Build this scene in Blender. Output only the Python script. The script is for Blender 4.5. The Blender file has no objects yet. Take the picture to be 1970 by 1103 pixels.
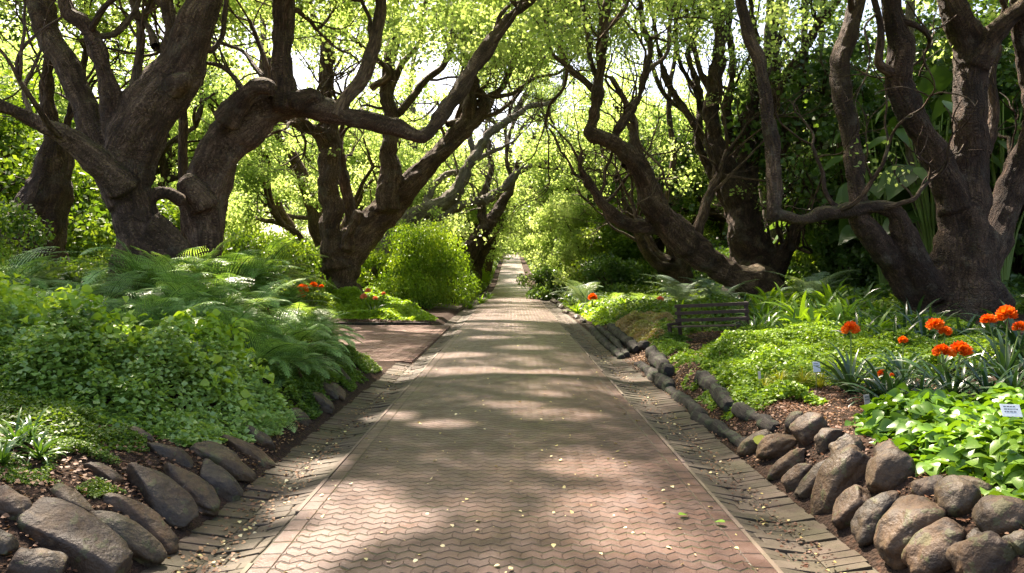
import bpy, math, random
import numpy as np
from mathutils import Vector
sc = bpy.context.scene
R = math.radians
# ---------------------------------------------------------------- camera
F, CX, HY, CH = 1400.0, 985.0, 518.0, 1.9          # focal length in photo pixels, centre column, horizon row, eye height
cam_d = bpy.data.cameras.new("camera"); cam = bpy.data.objects.new("camera", cam_d); sc.collection.objects.link(cam)
cam.location = (0, 0, CH); cam.rotation_euler = (R(90), 0, 0)
cam_d.sensor_width = 36; cam_d.lens = 36 * F / 1970; cam_d.shift_y = -(551.5 - HY) / 1970
cam_d.clip_end = 3000; cam_d.clip_start = 0.05
sc.camera = cam
# ---------------------------------------------------------------- light
SUN_TO = Vector((-0.30, 0.62, 0.95)).normalized()    # towards the sun
w = bpy.data.worlds.new("World"); sc.world = w; w.use_nodes = True
nt = w.node_tree; bg = nt.nodes["Background"]
sky = nt.nodes.new("ShaderNodeTexSky"); sky.sky_type = 'NISHITA'; sky.sun_disc = False
sky.sun_elevation = math.asin(SUN_TO.z); sky.sun_rotation = math.atan2(SUN_TO.x, SUN_TO.y)
sky.air_density = 1.0; sky.dust_density = 2.5; sky.ozone_density = 1.0
nt.links.new(sky.outputs[0], bg.inputs[0]); bg.inputs[1].default_value = 0.085
sd = bpy.data.lights.new("sun", 'SUN'); sd.energy = 5.0; sd.angle = R(1.3); sd.color = (1, 0.95, 0.86)
sun = bpy.data.objects.new("sun", sd); sc.collection.objects.link(sun)
sun.rotation_euler = (-SUN_TO).to_track_quat('-Z', 'Y').to_euler(); sun.location = (-10, 20, 40)
sc.view_settings.view_transform = 'Standard'; sc.view_settings.look = 'None'
sc.view_settings.use_white_balance = True; sc.view_settings.white_balance_temperature = 7350; sc.view_settings.white_balance_tint = 16; sc.view_settings.exposure = 2.32; sc.view_settings.gamma = 1
sc.render.engine = 'CYCLES'
cy = sc.cycles
cy.max_bounces = 7; cy.diffuse_bounces = 4; cy.glossy_bounces = 2; cy.transmission_bounces = 5; cy.transparent_max_bounces = 4
cy.use_denoising = True; cy.sample_clamp_indirect = 8; cy.caustics_reflective = False; cy.caustics_refractive = False

# ---------------------------------------------------------------- helpers
def tag(o, label=None, cat=None, group=None, kind=None):
    if label: o["label"] = label
    if cat: o["category"] = cat
    if group: o["group"] = group
    if kind: o["kind"] = kind
    return o
def link(o): sc.collection.objects.link(o); return o
def thing(name, label, cat, loc=(0, 0, 0), group=None, rz=0):
    o = link(bpy.data.objects.new(name, None)); o.location = loc; o.rotation_euler = (0, 0, rz); o.empty_display_size = .2
    return tag(o, label, cat, group)
class MB:
    """collects vertices and faces of one mesh"""
    def __init__(s): s.v = []; s.f = []; s.uv = []; s.n = 0; s.m = []
    def add(s, v, f, uv=None, mi=0):
        v = np.asarray(v, float).reshape(-1, 3); f = np.asarray(f, int)
        s.v.append(v); s.f.append(f + s.n); s.n += len(v)
        s.uv.append(np.zeros((len(v), 3)) if uv is None else np.asarray(uv, float)); s.m.append(np.full(len(f), mi))
    def mesh(s, name, mats, smooth=True):
        me = bpy.data.meshes.new(name)
        if not isinstance(mats, (list, tuple)): mats = [mats]
        for m in mats: me.materials.append(m)
        V = np.concatenate(s.v); UV = np.concatenate(s.uv)
        me.vertices.add(len(V)); me.vertices.foreach_set("co", V.ravel())
        loops = np.concatenate([f.ravel() for f in s.f]); sizes = np.concatenate([np.full(len(f), f.shape[1]) for f in s.f])
        starts = np.concatenate([[0], np.cumsum(sizes)[:-1]])
        me.loops.add(len(loops)); me.loops.foreach_set("vertex_index", loops)
        me.polygons.add(len(sizes)); me.polygons.foreach_set("loop_start", starts); me.polygons.foreach_set("loop_total", sizes)
        me.polygons.foreach_set("material_index", np.concatenate(s.m))
        me.polygons.foreach_set("use_smooth", np.full(len(sizes), smooth))
        if UV.any():
            at = me.attributes.new("surface_co", 'FLOAT_VECTOR', 'POINT'); at.data.foreach_set("vector", UV.ravel())
        me.update(calc_edges=True)
        return me
    def obj(s, name, mats, parent=None, loc=(0, 0, 0), smooth=True):
        o = link(bpy.data.objects.new(name, s.mesh(name, mats, smooth))); o.location = loc
        if parent is not None: o.parent = parent
        return o
def copy_tree(o, parent=None):
    c = o.copy(); link(c); c.parent = parent
    for ch in list(o.children): copy_tree(ch, c)
    return c
def _h(ix, iy, iz):
    n = (ix * 374761393 + iy * 668265263 + iz * 2147483647 * 7 + 1013904223) & 0xffffffff
    n = ((n ^ (n >> 13)) * 1274126177) & 0xffffffff
    n = ((n ^ (n >> 15)) * 2246822519) & 0xffffffff
    return ((n ^ (n >> 16)) & 0xffffff) / 16777215.0
def vnoise(P):
    P = np.asarray(P, float); i = np.floor(P).astype(np.int64); f = P - i; f = f * f * (3 - 2 * f)
    r = 0
    for a in (0, 1):
        for b in (0, 1):
            for c in (0, 1):
                wgt = (f[:, 0] if a else 1 - f[:, 0]) * (f[:, 1] if b else 1 - f[:, 1]) * (f[:, 2] if c else 1 - f[:, 2])
                r = r + wgt * _h(i[:, 0] + a, i[:, 1] + b, i[:, 2] + c)
    return r * 2 - 1
def fbm(P, o=3):
    P = np.asarray(P, float); r = 0; a = 1
    for k in range(o): r = r + a * vnoise(P * 2 ** k + 17.3 * k); a *= .5
    return r
def n2(x, y, s, o=2, z=0):
    x = np.asarray(x, float); y = np.asarray(y, float)
    return fbm(np.stack([x.ravel() / s, y.ravel() / s, np.full(x.size, z + .37)], 1), o).reshape(x.shape)
def smooth(t): t = np.clip(t, 0, 1); return t * t * (3 - 2 * t)
def unit(a): return a / np.maximum(np.linalg.norm(a, axis=-1, keepdims=True), 1e-9)

# ---------------------------------------------------------------- the lie of the land
def zr(y): return np.interp(y, [-50, 50, 65, 80, 90, 120, 180, 260, 700], [0, 0, .04, .3, 1.0, 2.6, 5.5, 7, 20])
def foot_r(y): return np.interp(y, [0, 8, 14, 24], [2.34, 2.3, 2.5, 2.72])
def terr(x, y):
    x = np.asarray(x, float); y = np.asarray(y, float); z = zr(y)
    sl = np.maximum(-2.36 - x, 0)
    bank = 1.0 * (1 - np.exp(-.75 * sl)) + .03 * np.minimum(sl, 12)
    far = .12 * smooth(sl / .25) + .5 * smooth((sl - 1) / 12) + .03 * np.maximum(sl - 12, 0)
    yb = 13.6 + .18 * sl
    wn = 1 - smooth((y - yb + .8) / 1.3); wf = smooth((y - 24.6 - .02 * sl) / .5)
    L = bank * wn + far * wf
    L = L * smooth(sl / .06)
    sr = np.maximum(x - foot_r(y), 0)
    st = np.interp(y, [0, 6.6, 9, 20, 30], [.5, .5, .34, .24, .12])
    Rr = st * smooth(sr / .6) + .075 * np.clip(sr - .5, 0, 12) + .03 * np.maximum(sr - 12, 0)
    lump = .05 * n2(x, y, 1.3, 3) * smooth((sl + sr) / .5) * np.clip((wn + wf + (sr > 0)), 0, 1)
    und = np.where(np.abs(x) < 2.7, 0, 1.2 * n2(x, y, 40, 2) * smooth((np.abs(x) - 14) / 25))
    gut = -.075 * smooth((np.abs(x) - 1.66) / .1) * smooth((2.42 - np.abs(x)) / .2)
    base = np.where((x < -2.3), 0, -.03)
    return z + L + Rr + lump + und + base + gut
def W(px, py, d): return np.array([(px - CX) / F * d, d, CH - (py - HY) / F * d])
_Y = 1.5 * (120 / 1.5) ** np.linspace(0, 1, 3000)
def G(px, py):
    z = CH - (py - HY) / F * _Y; t = terr((px - CX) / F * _Y, _Y)
    k = int(np.argmax(z <= t)) if (z <= t).any() else len(_Y) - 1
    y = _Y[k]; x = (px - CX) / F * y
    return np.array([x, y, float(terr(x, y))])

# ---------------------------------------------------------------- materials
def newmat(name):
    m = bpy.data.materials.new(name); m.use_nodes = True; n = m.node_tree; n.nodes.clear(); return m, n
def N(n, t, **kw):
    x = n.nodes.new(t)
    for k, v in kw.items():
        if hasattr(x, k) and k not in ('inputs',): setattr(x, k, v)
    return x
def setin(x, **kw):
    for k, v in kw.items(): x.inputs[k].default_value = v
def noise(n, vec, scale, detail=4, rough=.6):
    x = N(n, "ShaderNodeTexNoise"); x.inputs["Scale"].default_value = scale; x.inputs["Detail"].default_value = detail; x.inputs["Roughness"].default_value = rough
    if vec is not None: n.links.new(vec, x.inputs["Vector"])
    return x.outputs["Fac"]
def ramp(n, fac, stops):
    x = N(n, "ShaderNodeValToRGB"); e = x.color_ramp.elements
    while len(e) < len(stops): e.new(.5)
    for el, (p, c) in zip(e, stops): el.position = p; el.color = (*c, 1)
    n.links.new(fac, x.inputs[0]); return x.outputs[0]
def mixc(n, fac, a, b, mode='MIX'):
    x = N(n, "ShaderNodeMix"); x.data_type = 'RGBA'; x.blend_type = mode
    for s, v in ((0, fac), (6, a), (7, b)):
        if isinstance(v, (int, float)): x.inputs[s].default_value = v
        elif isinstance(v, tuple): x.inputs[s].default_value = (*v, 1)
        else: n.links.new(v, x.inputs[s])
    return x.outputs[2]
def math_(n, op, a, b=None, c=None):
    x = N(n, "ShaderNodeMath"); x.operation = op
    for i, v in enumerate((a, b, c)):
        if v is None: continue
        if isinstance(v, (int, float)): x.inputs[i].default_value = v
        else: n.links.new(v, x.inputs[i])
    return x.outputs[0]
def bump(n, h, strength, dist, nrm=None):
    x = N(n, "ShaderNodeBump"); x.inputs["Strength"].default_value = strength; x.inputs["Distance"].default_value = dist
    n.links.new(h, x.inputs["Height"])
    if nrm is not None: n.links.new(nrm, x.inputs["Normal"])
    return x.outputs[0]
def pos(n): return N(n, "ShaderNodeNewGeometry").outputs["Position"]
def objco(n): return N(n, "ShaderNodeTexCoord").outputs["Object"]
def rndi(n): return N(n, "ShaderNodeNewGeometry").outputs["Random Per Island"]
def finish(n, col, rough=.8, nrm=None, spec=.3):
    p = N(n, "ShaderNodeBsdfPrincipled"); o = N(n, "ShaderNodeOutputMaterial")
    if isinstance(col, tuple): p.inputs["Base Color"].default_value = (*col, 1)
    else: n.links.new(col, p.inputs["Base Color"])
    if isinstance(rough, (int, float)): p.inputs["Roughness"].default_value = rough
    else: n.links.new(rough, p.inputs["Roughness"])
    p.inputs["Specular IOR Level"].default_value = spec
    if nrm is not None: n.links.new(nrm, p.inputs["Normal"])
    n.links.new(p.outputs[0], o.inputs[0]); return p
def leafmat(name, c0, c1, c2, trans=.45, tcol=None, rough=.45, spec=.35, dead=0.0):
    m, n = newmat(name)
    r = rndi(n)
    at = N(n, "ShaderNodeAttribute"); at.attribute_name = "surface_co"; sx = N(n, "ShaderNodeSeparateXYZ"); n.links.new(at.outputs["Vector"], sx.inputs[0])
    rr_ = math_(n, 'ADD', math_(n, 'MULTIPLY', r, .35), math_(n, 'MULTIPLY', sx.outputs[0], .65))
    col = ramp(n, rr_, [(.1, c0), (.5, c1), (.9, c2)])
    if dead > 0:
        d = math_(n, 'LESS_THAN', math_(n, 'FRACT', math_(n, 'MULTIPLY', r, 37.7)), dead)
        col = mixc(n, d, col, (.16, .10, .035))
    p = N(n, "ShaderNodeBsdfPrincipled"); n.links.new(col, p.inputs["Base Color"])
    setin(p, Roughness=rough); p.inputs["Specular IOR Level"].default_value = spec
    t = N(n, "ShaderNodeBsdfTranslucent")
    tc = mixc(n, 1.0, col, tcol or (1.5, 1.35, .5), 'MULTIPLY'); n.links.new(tc, t.inputs[0])
    mx = N(n, "ShaderNodeMixShader"); mx.inputs[0].default_value = trans
    n.links.new(p.outputs[0], mx.inputs[1]); n.links.new(t.outputs[0], mx.inputs[2])
    o = N(n, "ShaderNodeOutputMaterial"); n.links.new(mx.outputs[0], o.inputs[0]); return m
M = {}
M['leaf'] = leafmat("camphor_leaf", (.16, .24, .07), (.26, .345, .105), (.37, .44, .18), .60, (1.8, 1.8, 1.3))
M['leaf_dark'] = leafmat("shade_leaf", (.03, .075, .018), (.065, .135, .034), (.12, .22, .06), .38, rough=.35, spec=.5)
M['leaf_mid'] = leafmat("shrub_leaf", (.045, .105, .016), (.10, .185, .026), (.20, .30, .05), .42)
M['bush'] = leafmat("round_bush_leaf", (.08, .17, .02), (.15, .27, .03), (.25, .37, .055), .42)
M['leaf_lime'] = leafmat("lime_leaf", (.16, .30, .03), (.23, .38, .04), (.32, .46, .07), .45)
M['fern'] = leafmat("fern_leaf", (.06, .145, .03), (.17, .33, .08), (.40, .60, .22), .35, rough=.35, spec=.5, dead=.004)
M['fern_dead'] = leafmat("dry_fern", (.09, .035, .015), (.16, .06, .025), (.22, .10, .04), .2)
M['cover'] = leafmat("cover_leaf", (.07, .15, .025), (.17, .30, .055), (.34, .50, .17), .35, rough=.3, spec=.6)
M['cover_fine'] = leafmat("fine_cover_leaf", (.10, .19, .02), (.17, .29, .03), (.28, .42, .06), .35)
M['broad'] = leafmat("broad_leaf", (.055, .135, .012), (.105, .225, .02), (.18, .32, .04), .3, rough=.35, spec=.45)
M['strap'] = leafmat("strap_leaf", (.05, .12, .02), (.09, .20, .03), (.20, .34, .06), .3, rough=.3, spec=.6)
M['strap_dark'] = leafmat("dark_strap_leaf", (.018, .05, .018), (.03, .085, .025), (.06, .14, .035), .2, rough=.3, spec=.6)
M['strap_yellow'] = leafmat("yellow_strap_leaf", (.22, .25, .03), (.34, .33, .05), (.2, .28, .04), .3)
M['grey_leaf'] = leafmat("grey_leaf", (.12, .2, .12), (.2, .3, .2), (.32, .42, .33), .25, rough=.35, spec=.5)
M['pink_leaf'] = leafmat("pinkish_leaf", (.26, .20, .09), (.36, .26, .15), (.30, .33, .08), .3)
M['petal'] = leafmat("orange_petal", (.78, .10, .008), (.85, .16, .012), (.9, .28, .03), .25, (1.1, .9, .6), rough=.5)
M['petal_salmon'] = leafmat("salmon_petal", (.75, .25, .12), (.8, .32, .18), (.85, .4, .25), .3, (1.2, .8, .6))
M['litter'] = leafmat("fallen_leaf", (.05, .02, .01), (.14, .06, .028), (.34, .20, .10), .1, rough=.6)
M['litter_pale'] = leafmat("pale_fallen_leaf", (.45, .36, .12), (.62, .52, .22), (.7, .62, .4), .1, rough=.6)

def bark(name, c0, c1, c2, moss=0.0):
    m, n = newmat(name)
    at = N(n, "ShaderNodeAttribute"); at.attribute_name = "surface_co"; C_ = at.outputs["Vector"]; P = pos(n)
    big = noise(n, P, .9, 4); fine = noise(n, C_, 22, 7, .7)
    dist = N(n, "ShaderNodeVectorMath"); dist.operation = 'ADD'; nz = N(n, "ShaderNodeTexNoise"); nz.inputs["Scale"].default_value = 5; nz.inputs["Detail"].default_value = 4
    n.links.new(C_, nz.inputs["Vector"]); sc_ = N(n, "ShaderNodeVectorMath"); sc_.operation = 'SCALE'; sc_.inputs[3].default_value = .12
    n.links.new(nz.outputs["Color"], sc_.inputs[0]); n.links.new(C_, dist.inputs[0]); n.links.new(sc_.outputs[0], dist.inputs[1])
    def vorc(scale):
        vor = N(n, "ShaderNodeTexVoronoi"); vor.feature = 'DISTANCE_TO_EDGE'; vor.inputs["Scale"].default_value = scale; n.links.new(dist.outputs[0], vor.inputs["Vector"])
        mr = N(n, "ShaderNodeMapRange"); n.links.new(vor.outputs["Distance"], mr.inputs[0]); mr.inputs[1].default_value = .0; mr.inputs[2].default_value = .28; return mr.outputs[0]
    crack = math_(n, 'ADD', math_(n, 'MULTIPLY', vorc(11), .6), math_(n, 'MULTIPLY', vorc(26), .4))
    f = math_(n, 'ADD', math_(n, 'MULTIPLY', fine, .7), math_(n, 'MULTIPLY', big, .45))
    f = math_(n, 'ADD', f, math_(n, 'MULTIPLY', math_(n, 'SUBTRACT', noise(n, C_, 4.5, 5, .65), .5), .6)); col = ramp(n, f, [(.36, c0), (.56, c1), (.74, c2)])
    col = mixc(n, math_(n, 'MULTIPLY', math_(n, 'SUBTRACT', 1.0, crack), .75), col, c0)
    lich = ramp(n, noise(n, P, 1.7, 6, .7), [(.55, (0,) * 3), (.68, (.4,) * 3)])
    col = mixc(n, lich, col, (.20, .175, .13))
    if moss > 0:
        geo = N(n, "ShaderNodeNewGeometry"); sp = N(n, "ShaderNodeSeparateXYZ"); n.links.new(geo.outputs["Normal"], sp.inputs[0])
        mf = math_(n, 'MULTIPLY', math_(n, 'GREATER_THAN', math_(n, 'ADD', sp.outputs[2], big), 1.2), moss)
        col = mixc(n, mf, col, (.08, .09, .03))
    h = math_(n, 'ADD', crack, math_(n, 'MULTIPLY', fine, .8))
    finish(n, col, .82, bump(n, h, 1.0, .055), .3); return m
M['bark'] = bark("camphor_bark", (.022, .013, .008), (.135, .077, .048), (.36, .235, .155), .3)
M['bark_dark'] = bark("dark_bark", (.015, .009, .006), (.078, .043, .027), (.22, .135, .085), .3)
M['bark_pale'] = bark("pale_bark", (.06, .05, .04), (.2, .16, .125), (.36, .31, .25), .1)

m, n = newmat("soil"); P = pos(n); M['soil'] = m
a = noise(n, P, 2.5, 5); b = noise(n, P, 26, 4, .7)
vo = N(n, "ShaderNodeTexVoronoi"); vo.inputs["Scale"].default_value = 34; n.links.new(P, vo.inputs["Vector"])
leafy = ramp(n, vo.outputs["Color"], [(0, (.035, .02, .014)), (.6, (.06, .033, .02)), (1, (.13, .06, .035))])
col = mixc(n, a, leafy, (.04, .028, .02)); col = mixc(n, math_(n, 'MULTIPLY', b, .6), col, (.02, .014, .01))
finish(n, col, .95, bump(n, math_(n, 'ADD', b, vo.outputs["Distance"]), .9, .03), .15)

m, n = newmat("rock"); P = pos(n); M['rock'] = m
oi = N(n, "ShaderNodeObjectInfo").outputs["Random"]
a = noise(n, P, 3.0, 6, .65); b = noise(n, P, 22, 5, .6); c = noise(n, P, 7, 4, .6)
base = ramp(n, oi, [(0, (.075, .054, .030)), (.3, (.046, .038, .028)), (.55, (.11, .063, .032)), (.8, (.075, .062, .034)), (1, (.040, .033, .027))])
col = mixc(n, ramp(n, a, [(.42, (0,) * 3), (.7, (.8,) * 3)]), base, (.12, .062, .026)); st2 = N(n, "ShaderNodeTexNoise"); st2.inputs["Scale"].default_value = 4.5; st2.inputs["Detail"].default_value = 8; st2.inputs["Roughness"].default_value = .7; st2.inputs["Distortion"].default_value = 1.2; n.links.new(P, st2.inputs["Vector"])
col = mixc(n, ramp(n, st2.outputs["Fac"], [(.47, (0,) * 3), (.60, (.8,) * 3)]), col, (.024, .017, .012))
col = mixc(n, ramp(n, noise(n, P, 9, 7, .75), [(.54, (0,) * 3), (.66, (.7,) * 3)]), col, (.16, .105, .052))
col = mixc(n, math_(n, 'MULTIPLY', b, .6), col, (.035, .028, .022))
col = mixc(n, math_(n, 'MULTIPLY', math_(n, 'GREATER_THAN', c, .60), .45), col, (.085, .095, .035))
col = mixc(n, math_(n, 'MULTIPLY', math_(n, 'GREATER_THAN', noise(n, P, 13, 6, .75), .68), .55), col, (.24, .21, .16))
finish(n, col, ramp(n, a, [(.3, (.5,) * 3), (.7, (.8,) * 3)]), bump(n, math_(n, 'ADD', math_(n, 'MULTIPLY', b, .4), math_(n, 'MULTIPLY', c, 1.2)), .9, .03), .35)

m, n = newmat("log_wood"); P = objco(n); M['log'] = m
oi = N(n, "ShaderNodeObjectInfo").outputs["Random"]
mp = N(n, "ShaderNodeMapping"); n.links.new(P, mp.inputs[0]); mp.inputs["Scale"].default_value = (1.2, 14, 14)
a = noise(n, mp.outputs[0], 2, 6, .7); b = noise(n, pos(n), 6, 4)
col = ramp(n, a, [(.3, (.009, .008, .007)), (.55, (.028, .023, .019)), (.8, (.065, .054, .043))])
col = mixc(n, math_(n, 'MULTIPLY', math_(n, 'GREATER_THAN', b, .56), .5), col, (.06, .085, .04))
finish(n, col, .8, bump(n, a, .8, .02), .3)

# road paving: rows of interlocking pavers with a zigzag joint
m, n = newmat("road_paving"); M['road'] = m
P = pos(n); sp = N(n, "ShaderNodeSeparateXYZ"); n.links.new(P, sp.inputs[0]); X, Y = sp.outputs[0], sp.outputs[1]
wob = math_(n, 'MULTIPLY', math_(n, 'SUBTRACT', noise(n, P, 5, 3), .5), .02)
tri = math_(n, 'PINGPONG', math_(n, 'ADD', X, wob), .068)
v = math_(n, 'DIVIDE', math_(n, 'ADD', math_(n, 'ADD', Y, wob), math_(n, 'MULTIPLY', tri, .72)), .115)
row = math_(n, 'FLOOR', v); fv = math_(n, 'FRACT', v)
j1 = math_(n, 'MULTIPLY', math_(n, 'MINIMUM', fv, math_(n, 'SUBTRACT', 1.0, fv)), .115)
par = math_(n, 'MULTIPLY', math_(n, 'MODULO', math_(n, 'ABSOLUTE', row), 2.0), .5)
u = math_(n, 'ADD', math_(n, 'DIVIDE', math_(n, 'ADD', X, math_(n, 'MULTIPLY', math_(n, 'PINGPONG', fv, .5), .03)), .136), par)
fu = math_(n, 'FRACT', u); j2 = math_(n, 'MULTIPLY', math_(n, 'MINIMUM', fu, math_(n, 'SUBTRACT', 1.0, fu)), .136)
jm = math_(n, 'MINIMUM', j1, math_(n, 'ADD', math_(n, 'MULTIPLY', j2, 2.5), .009))
# header bricks along both edges
ax = math_(n, 'ABSOLUTE', X)
edge = math_(n, 'GREATER_THAN', ax, 1.52)
fe = math_(n, 'FRACT', math_(n, 'DIVIDE', math_(n, 'ADD', Y, wob), .22))
je = math_(n, 'MULTIPLY', math_(n, 'MINIMUM', fe, math_(n, 'SUBTRACT', 1.0, fe)), .22)
je = math_(n, 'MINIMUM', je, math_(n, 'ABSOLUTE', math_(n, 'SUBTRACT', ax, 1.52)))
jm = math_(n, 'ADD', math_(n, 'MULTIPLY', jm, math_(n, 'SUBTRACT', 1.0, edge)), math_(n, 'MULTIPLY', je, edge))
joint = N(n, "ShaderNodeMapRange"); n.links.new(math_(n, 'ADD', jm, math_(n, 'MULTIPLY', math_(n, 'SUBTRACT', noise(n, P, 4.5, 5, .75), .47), .028)), joint.inputs[0]); joint.inputs[1].default_value = .003; joint.inputs[2].default_value = .015; J = joint.outputs[0]
cid = N(n, "ShaderNodeCombineXYZ"); n.links.new(row, cid.inputs[0]); n.links.new(math_(n, 'FLOOR', u), cid.inputs[1])
wn = N(n, "ShaderNodeTexWhiteNoise"); n.links.new(cid.outputs[0], wn.inputs[0])
brick = ramp(n, wn.outputs["Value"], [(0, (.066, .037, .028)), (.45, (.098, .055, .042)), (.8, (.128, .070, .052)), (1, (.108, .073, .063))])
st = noise(n, P, .55, 5, .65); fine = noise(n, P, 60, 3, .7)
brick = mixc(n, ramp(n, st, [(.35, (0,) * 3), (.65, (.8,) * 3)]), brick, (.082, .047, .033))
brick = mixc(n, math_(n, 'MULTIPLY', fine, .5), brick, (.06, .034, .027))
dust = ramp(n, noise(n, P, 2.2, 6, .7), [(.5, (0,) * 3), (.75, (.45,) * 3)])
brick = mixc(n, dust, brick, (.20, .14, .12))
col = mixc(n, J, mixc(n, ramp(n, noise(n, P, 1.7, 4), [(.45, (0,) * 3), (.6, (1,) * 3)]), (.03, .022, .015), (.045, .048, .018)), brick)
h = math_(n, 'ADD', J, math_(n, 'MULTIPLY', fine, .35))
h = math_(n, 'ADD', h, math_(n, 'MULTIPLY', wn.outputs['Value'], .35))
rg = ramp(n, noise(n, P, 3.5, 4), [(.3, (.30,) * 3), (.7, (.55,) * 3)])
finish(n, col, rg, bump(n, h, 1.0, .010), .32)

def pavermat(name, stops, moss, mc=(.07, .085, .025)):
    m, n = newmat(name); P = pos(n)
    col = ramp(n, rndi(n), stops); b = noise(n, P, 28, 5, .7); a = noise(n, P, 1.3, 5, .65)
    col = mixc(n, math_(n, 'MULTIPLY', b, .55), col, (.06, .05, .035))
    col = mixc(n, ramp(n, a, [(.42, (0,) * 3), (.62, (moss,) * 3)]), col, mc)
    finish(n, col, .7, bump(n, b, .6, .01), .35); return m
M['gutter'] = pavermat("gutter_stone", [(0, (.05, .036, .025)), (.5, (.075, .053, .037)), (1, (.115, .085, .063))], .6, (.052, .047, .022))
M['edging'] = pavermat("edging_brick", [(0, (.05, .033, .021)), (.5, (.078, .048, .031)), (1, (.11, .074, .052))], .7, (.052, .048, .018))
M['sidepath'] = pavermat("side_path_brick", [(0, (.17, .075, .052)), (.5, (.23, .115, .085)), (1, (.28, .17, .135))], .2, (.11, .09, .05))
M['mortar'] = pavermat("mortar", [(0, (.055, .042, .028)), (1, (.055, .042, .028))], .6, (.045, .048, .02))
M['pale'] = pavermat("pale_concrete", [(0, (.14, .092, .07)), (1, (.19, .13, .105))], .4)
m, n = newmat("white_plastic"); finish(n, (.72, .74, .76), .4); M['white'] = m
m, n = newmat("cream_plastic"); finish(n, (.55, .5, .42), .5); M['cream'] = m
m, n = newmat("grey_plastic"); finish(n, (.16, .2, .24), .4); M['greytag'] = m
m, n = newmat("black_ink"); finish(n, (.06, .06, .06), .6); M['ink'] = m
m, n = newmat("steel"); p_ = finish(n, (.4, .4, .4), .4); p_.inputs["Metallic"].default_value = 1; M['steel'] = m
m, n = newmat("bench_wood"); P = objco(n); a = noise(n, P, 18, 5)
finish(n, ramp(n, a, [(.3, (.018, .010, .008)), (.7, (.065, .034, .024))]), .6, bump(n, a, .4, .005), .4); M['bench'] = m
m, n = newmat("stem_green"); finish(n, (.13, .2, .05), .5); M['stem'] = m

# ---------------------------------------------------------------- ground sheet, road, gutters
def grid(xs, ys, zf, name, mat, dz=0):
    Xg, Yg = np.meshgrid(xs, ys); Z = zf(Xg, Yg) + dz
    nx, ny = len(xs), len(ys); i = np.arange(nx * ny).reshape(ny, nx)
    f = np.stack([i[:-1, :-1], i[:-1, 1:], i[1:, 1:], i[1:, :-1]], -1).reshape(-1, 4)
    mb = MB(); mb.add(np.stack([Xg, Yg, Z], -1).reshape(-1, 3), f); return mb.obj(name, mat)
def xs_axis():
    c = np.arange(0, 8, .08); d = 8 + np.cumsum(.1 * 1.09 ** np.arange(0, 85)); d = d[d < 1500]
    h = np.concatenate([c, d]); return np.concatenate([-h[:0:-1], h])
ys = np.concatenate([np.arange(-30, 1, .5), np.arange(1, 30, .1)]); st_ = .12; y = 30.
ext = []
while y < 1500: ext.append(y); y += st_; st_ *= 1.03
ys = np.concatenate([ys, ext])
g = grid(xs_axis(), ys, terr, "ground", M['soil']); tag(g, "dark brown garden soil rising into banks beside the path", "ground", kind="structure")
yr = np.concatenate([np.arange(-12, 30, .2), np.arange(30, 60, .5), np.arange(60, 250, 2)])
xr = np.linspace(-1.66, 1.66, 25)
rd = grid(xr, yr, lambda x, y: zr(y) + .03 * (1 - (x / 1.66) ** 2) + .006 * n2(x, y, .8, 2), "road", M['road']); tag(rd, "brown paved avenue of zigzag interlocking pavers", "road", kind="structure")

rng = np.random.default_rng(7); random.seed(7)
BOXF = np.array([[4, 5, 6, 7], [0, 1, 5, 4], [1, 2, 6, 5], [2, 3, 7, 6], [3, 0, 4, 7]])
TOPF = np.array([[8, 9, 10, 11], [4, 5, 9, 8], [5, 6, 10, 9], [6, 7, 11, 10], [7, 4, 8, 11], [0, 1, 5, 4], [1, 2, 6, 5], [2, 3, 7, 6], [3, 0, 4, 7]])
def stone(mb, x0, x1, y0, y1, z, h, rng, jit=.006, mi=0):
    c = np.array([[x0, y0], [x1, y0], [x1, y1], [x0, y1]], float) + rng.uniform(-jit, jit, (4, 2))
    cc = c.mean(0); b = np.array([1, 1, 1, 1]) * .010; inner = c + (cc - c) / np.maximum(np.linalg.norm(cc - c, axis=1, keepdims=True), 1e-6) * .008
    zz = np.array([z] * 4 if np.isscalar(z) else z) + rng.uniform(-.003, .003, 4) + rng.uniform(-.004, .004)
    v = np.vstack([np.c_[c, zz - h], np.c_[c, zz - .005], np.c_[inner, zz]])
    mb.add(v, TOPF, mi=mi)
def gutter(side):
    mb = MB(); y = -1.0
    xa, xb = 1.70, 2.06
    while y < 60:
        step = rng.uniform(.08, .15) * (1 if y < 25 else 2.5)
        k = xa; z0 = float(zr(y))
        cols = sorted(rng.uniform(xa + .06, xb - .06, 1)) if rng.random() < .75 else []
        ed = [xa] + list(cols) + [xb]
        for p, q in zip(ed[:-1], ed[1:]):
            zz = [z0 - .012 - .05 * smooth((t - 1.66) / .3) for t in (p, q, q, p)]
            stone(mb, side * p, side * (q - .006), y, y + step - .005, zz, .06, rng, .004) if side > 0 else stone(mb, side * (q - .006), side * p, y, y + step - .005, [zz[1], zz[0], zz[0], zz[1]], .06, rng, .007)
        y += step
    return mb
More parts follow.
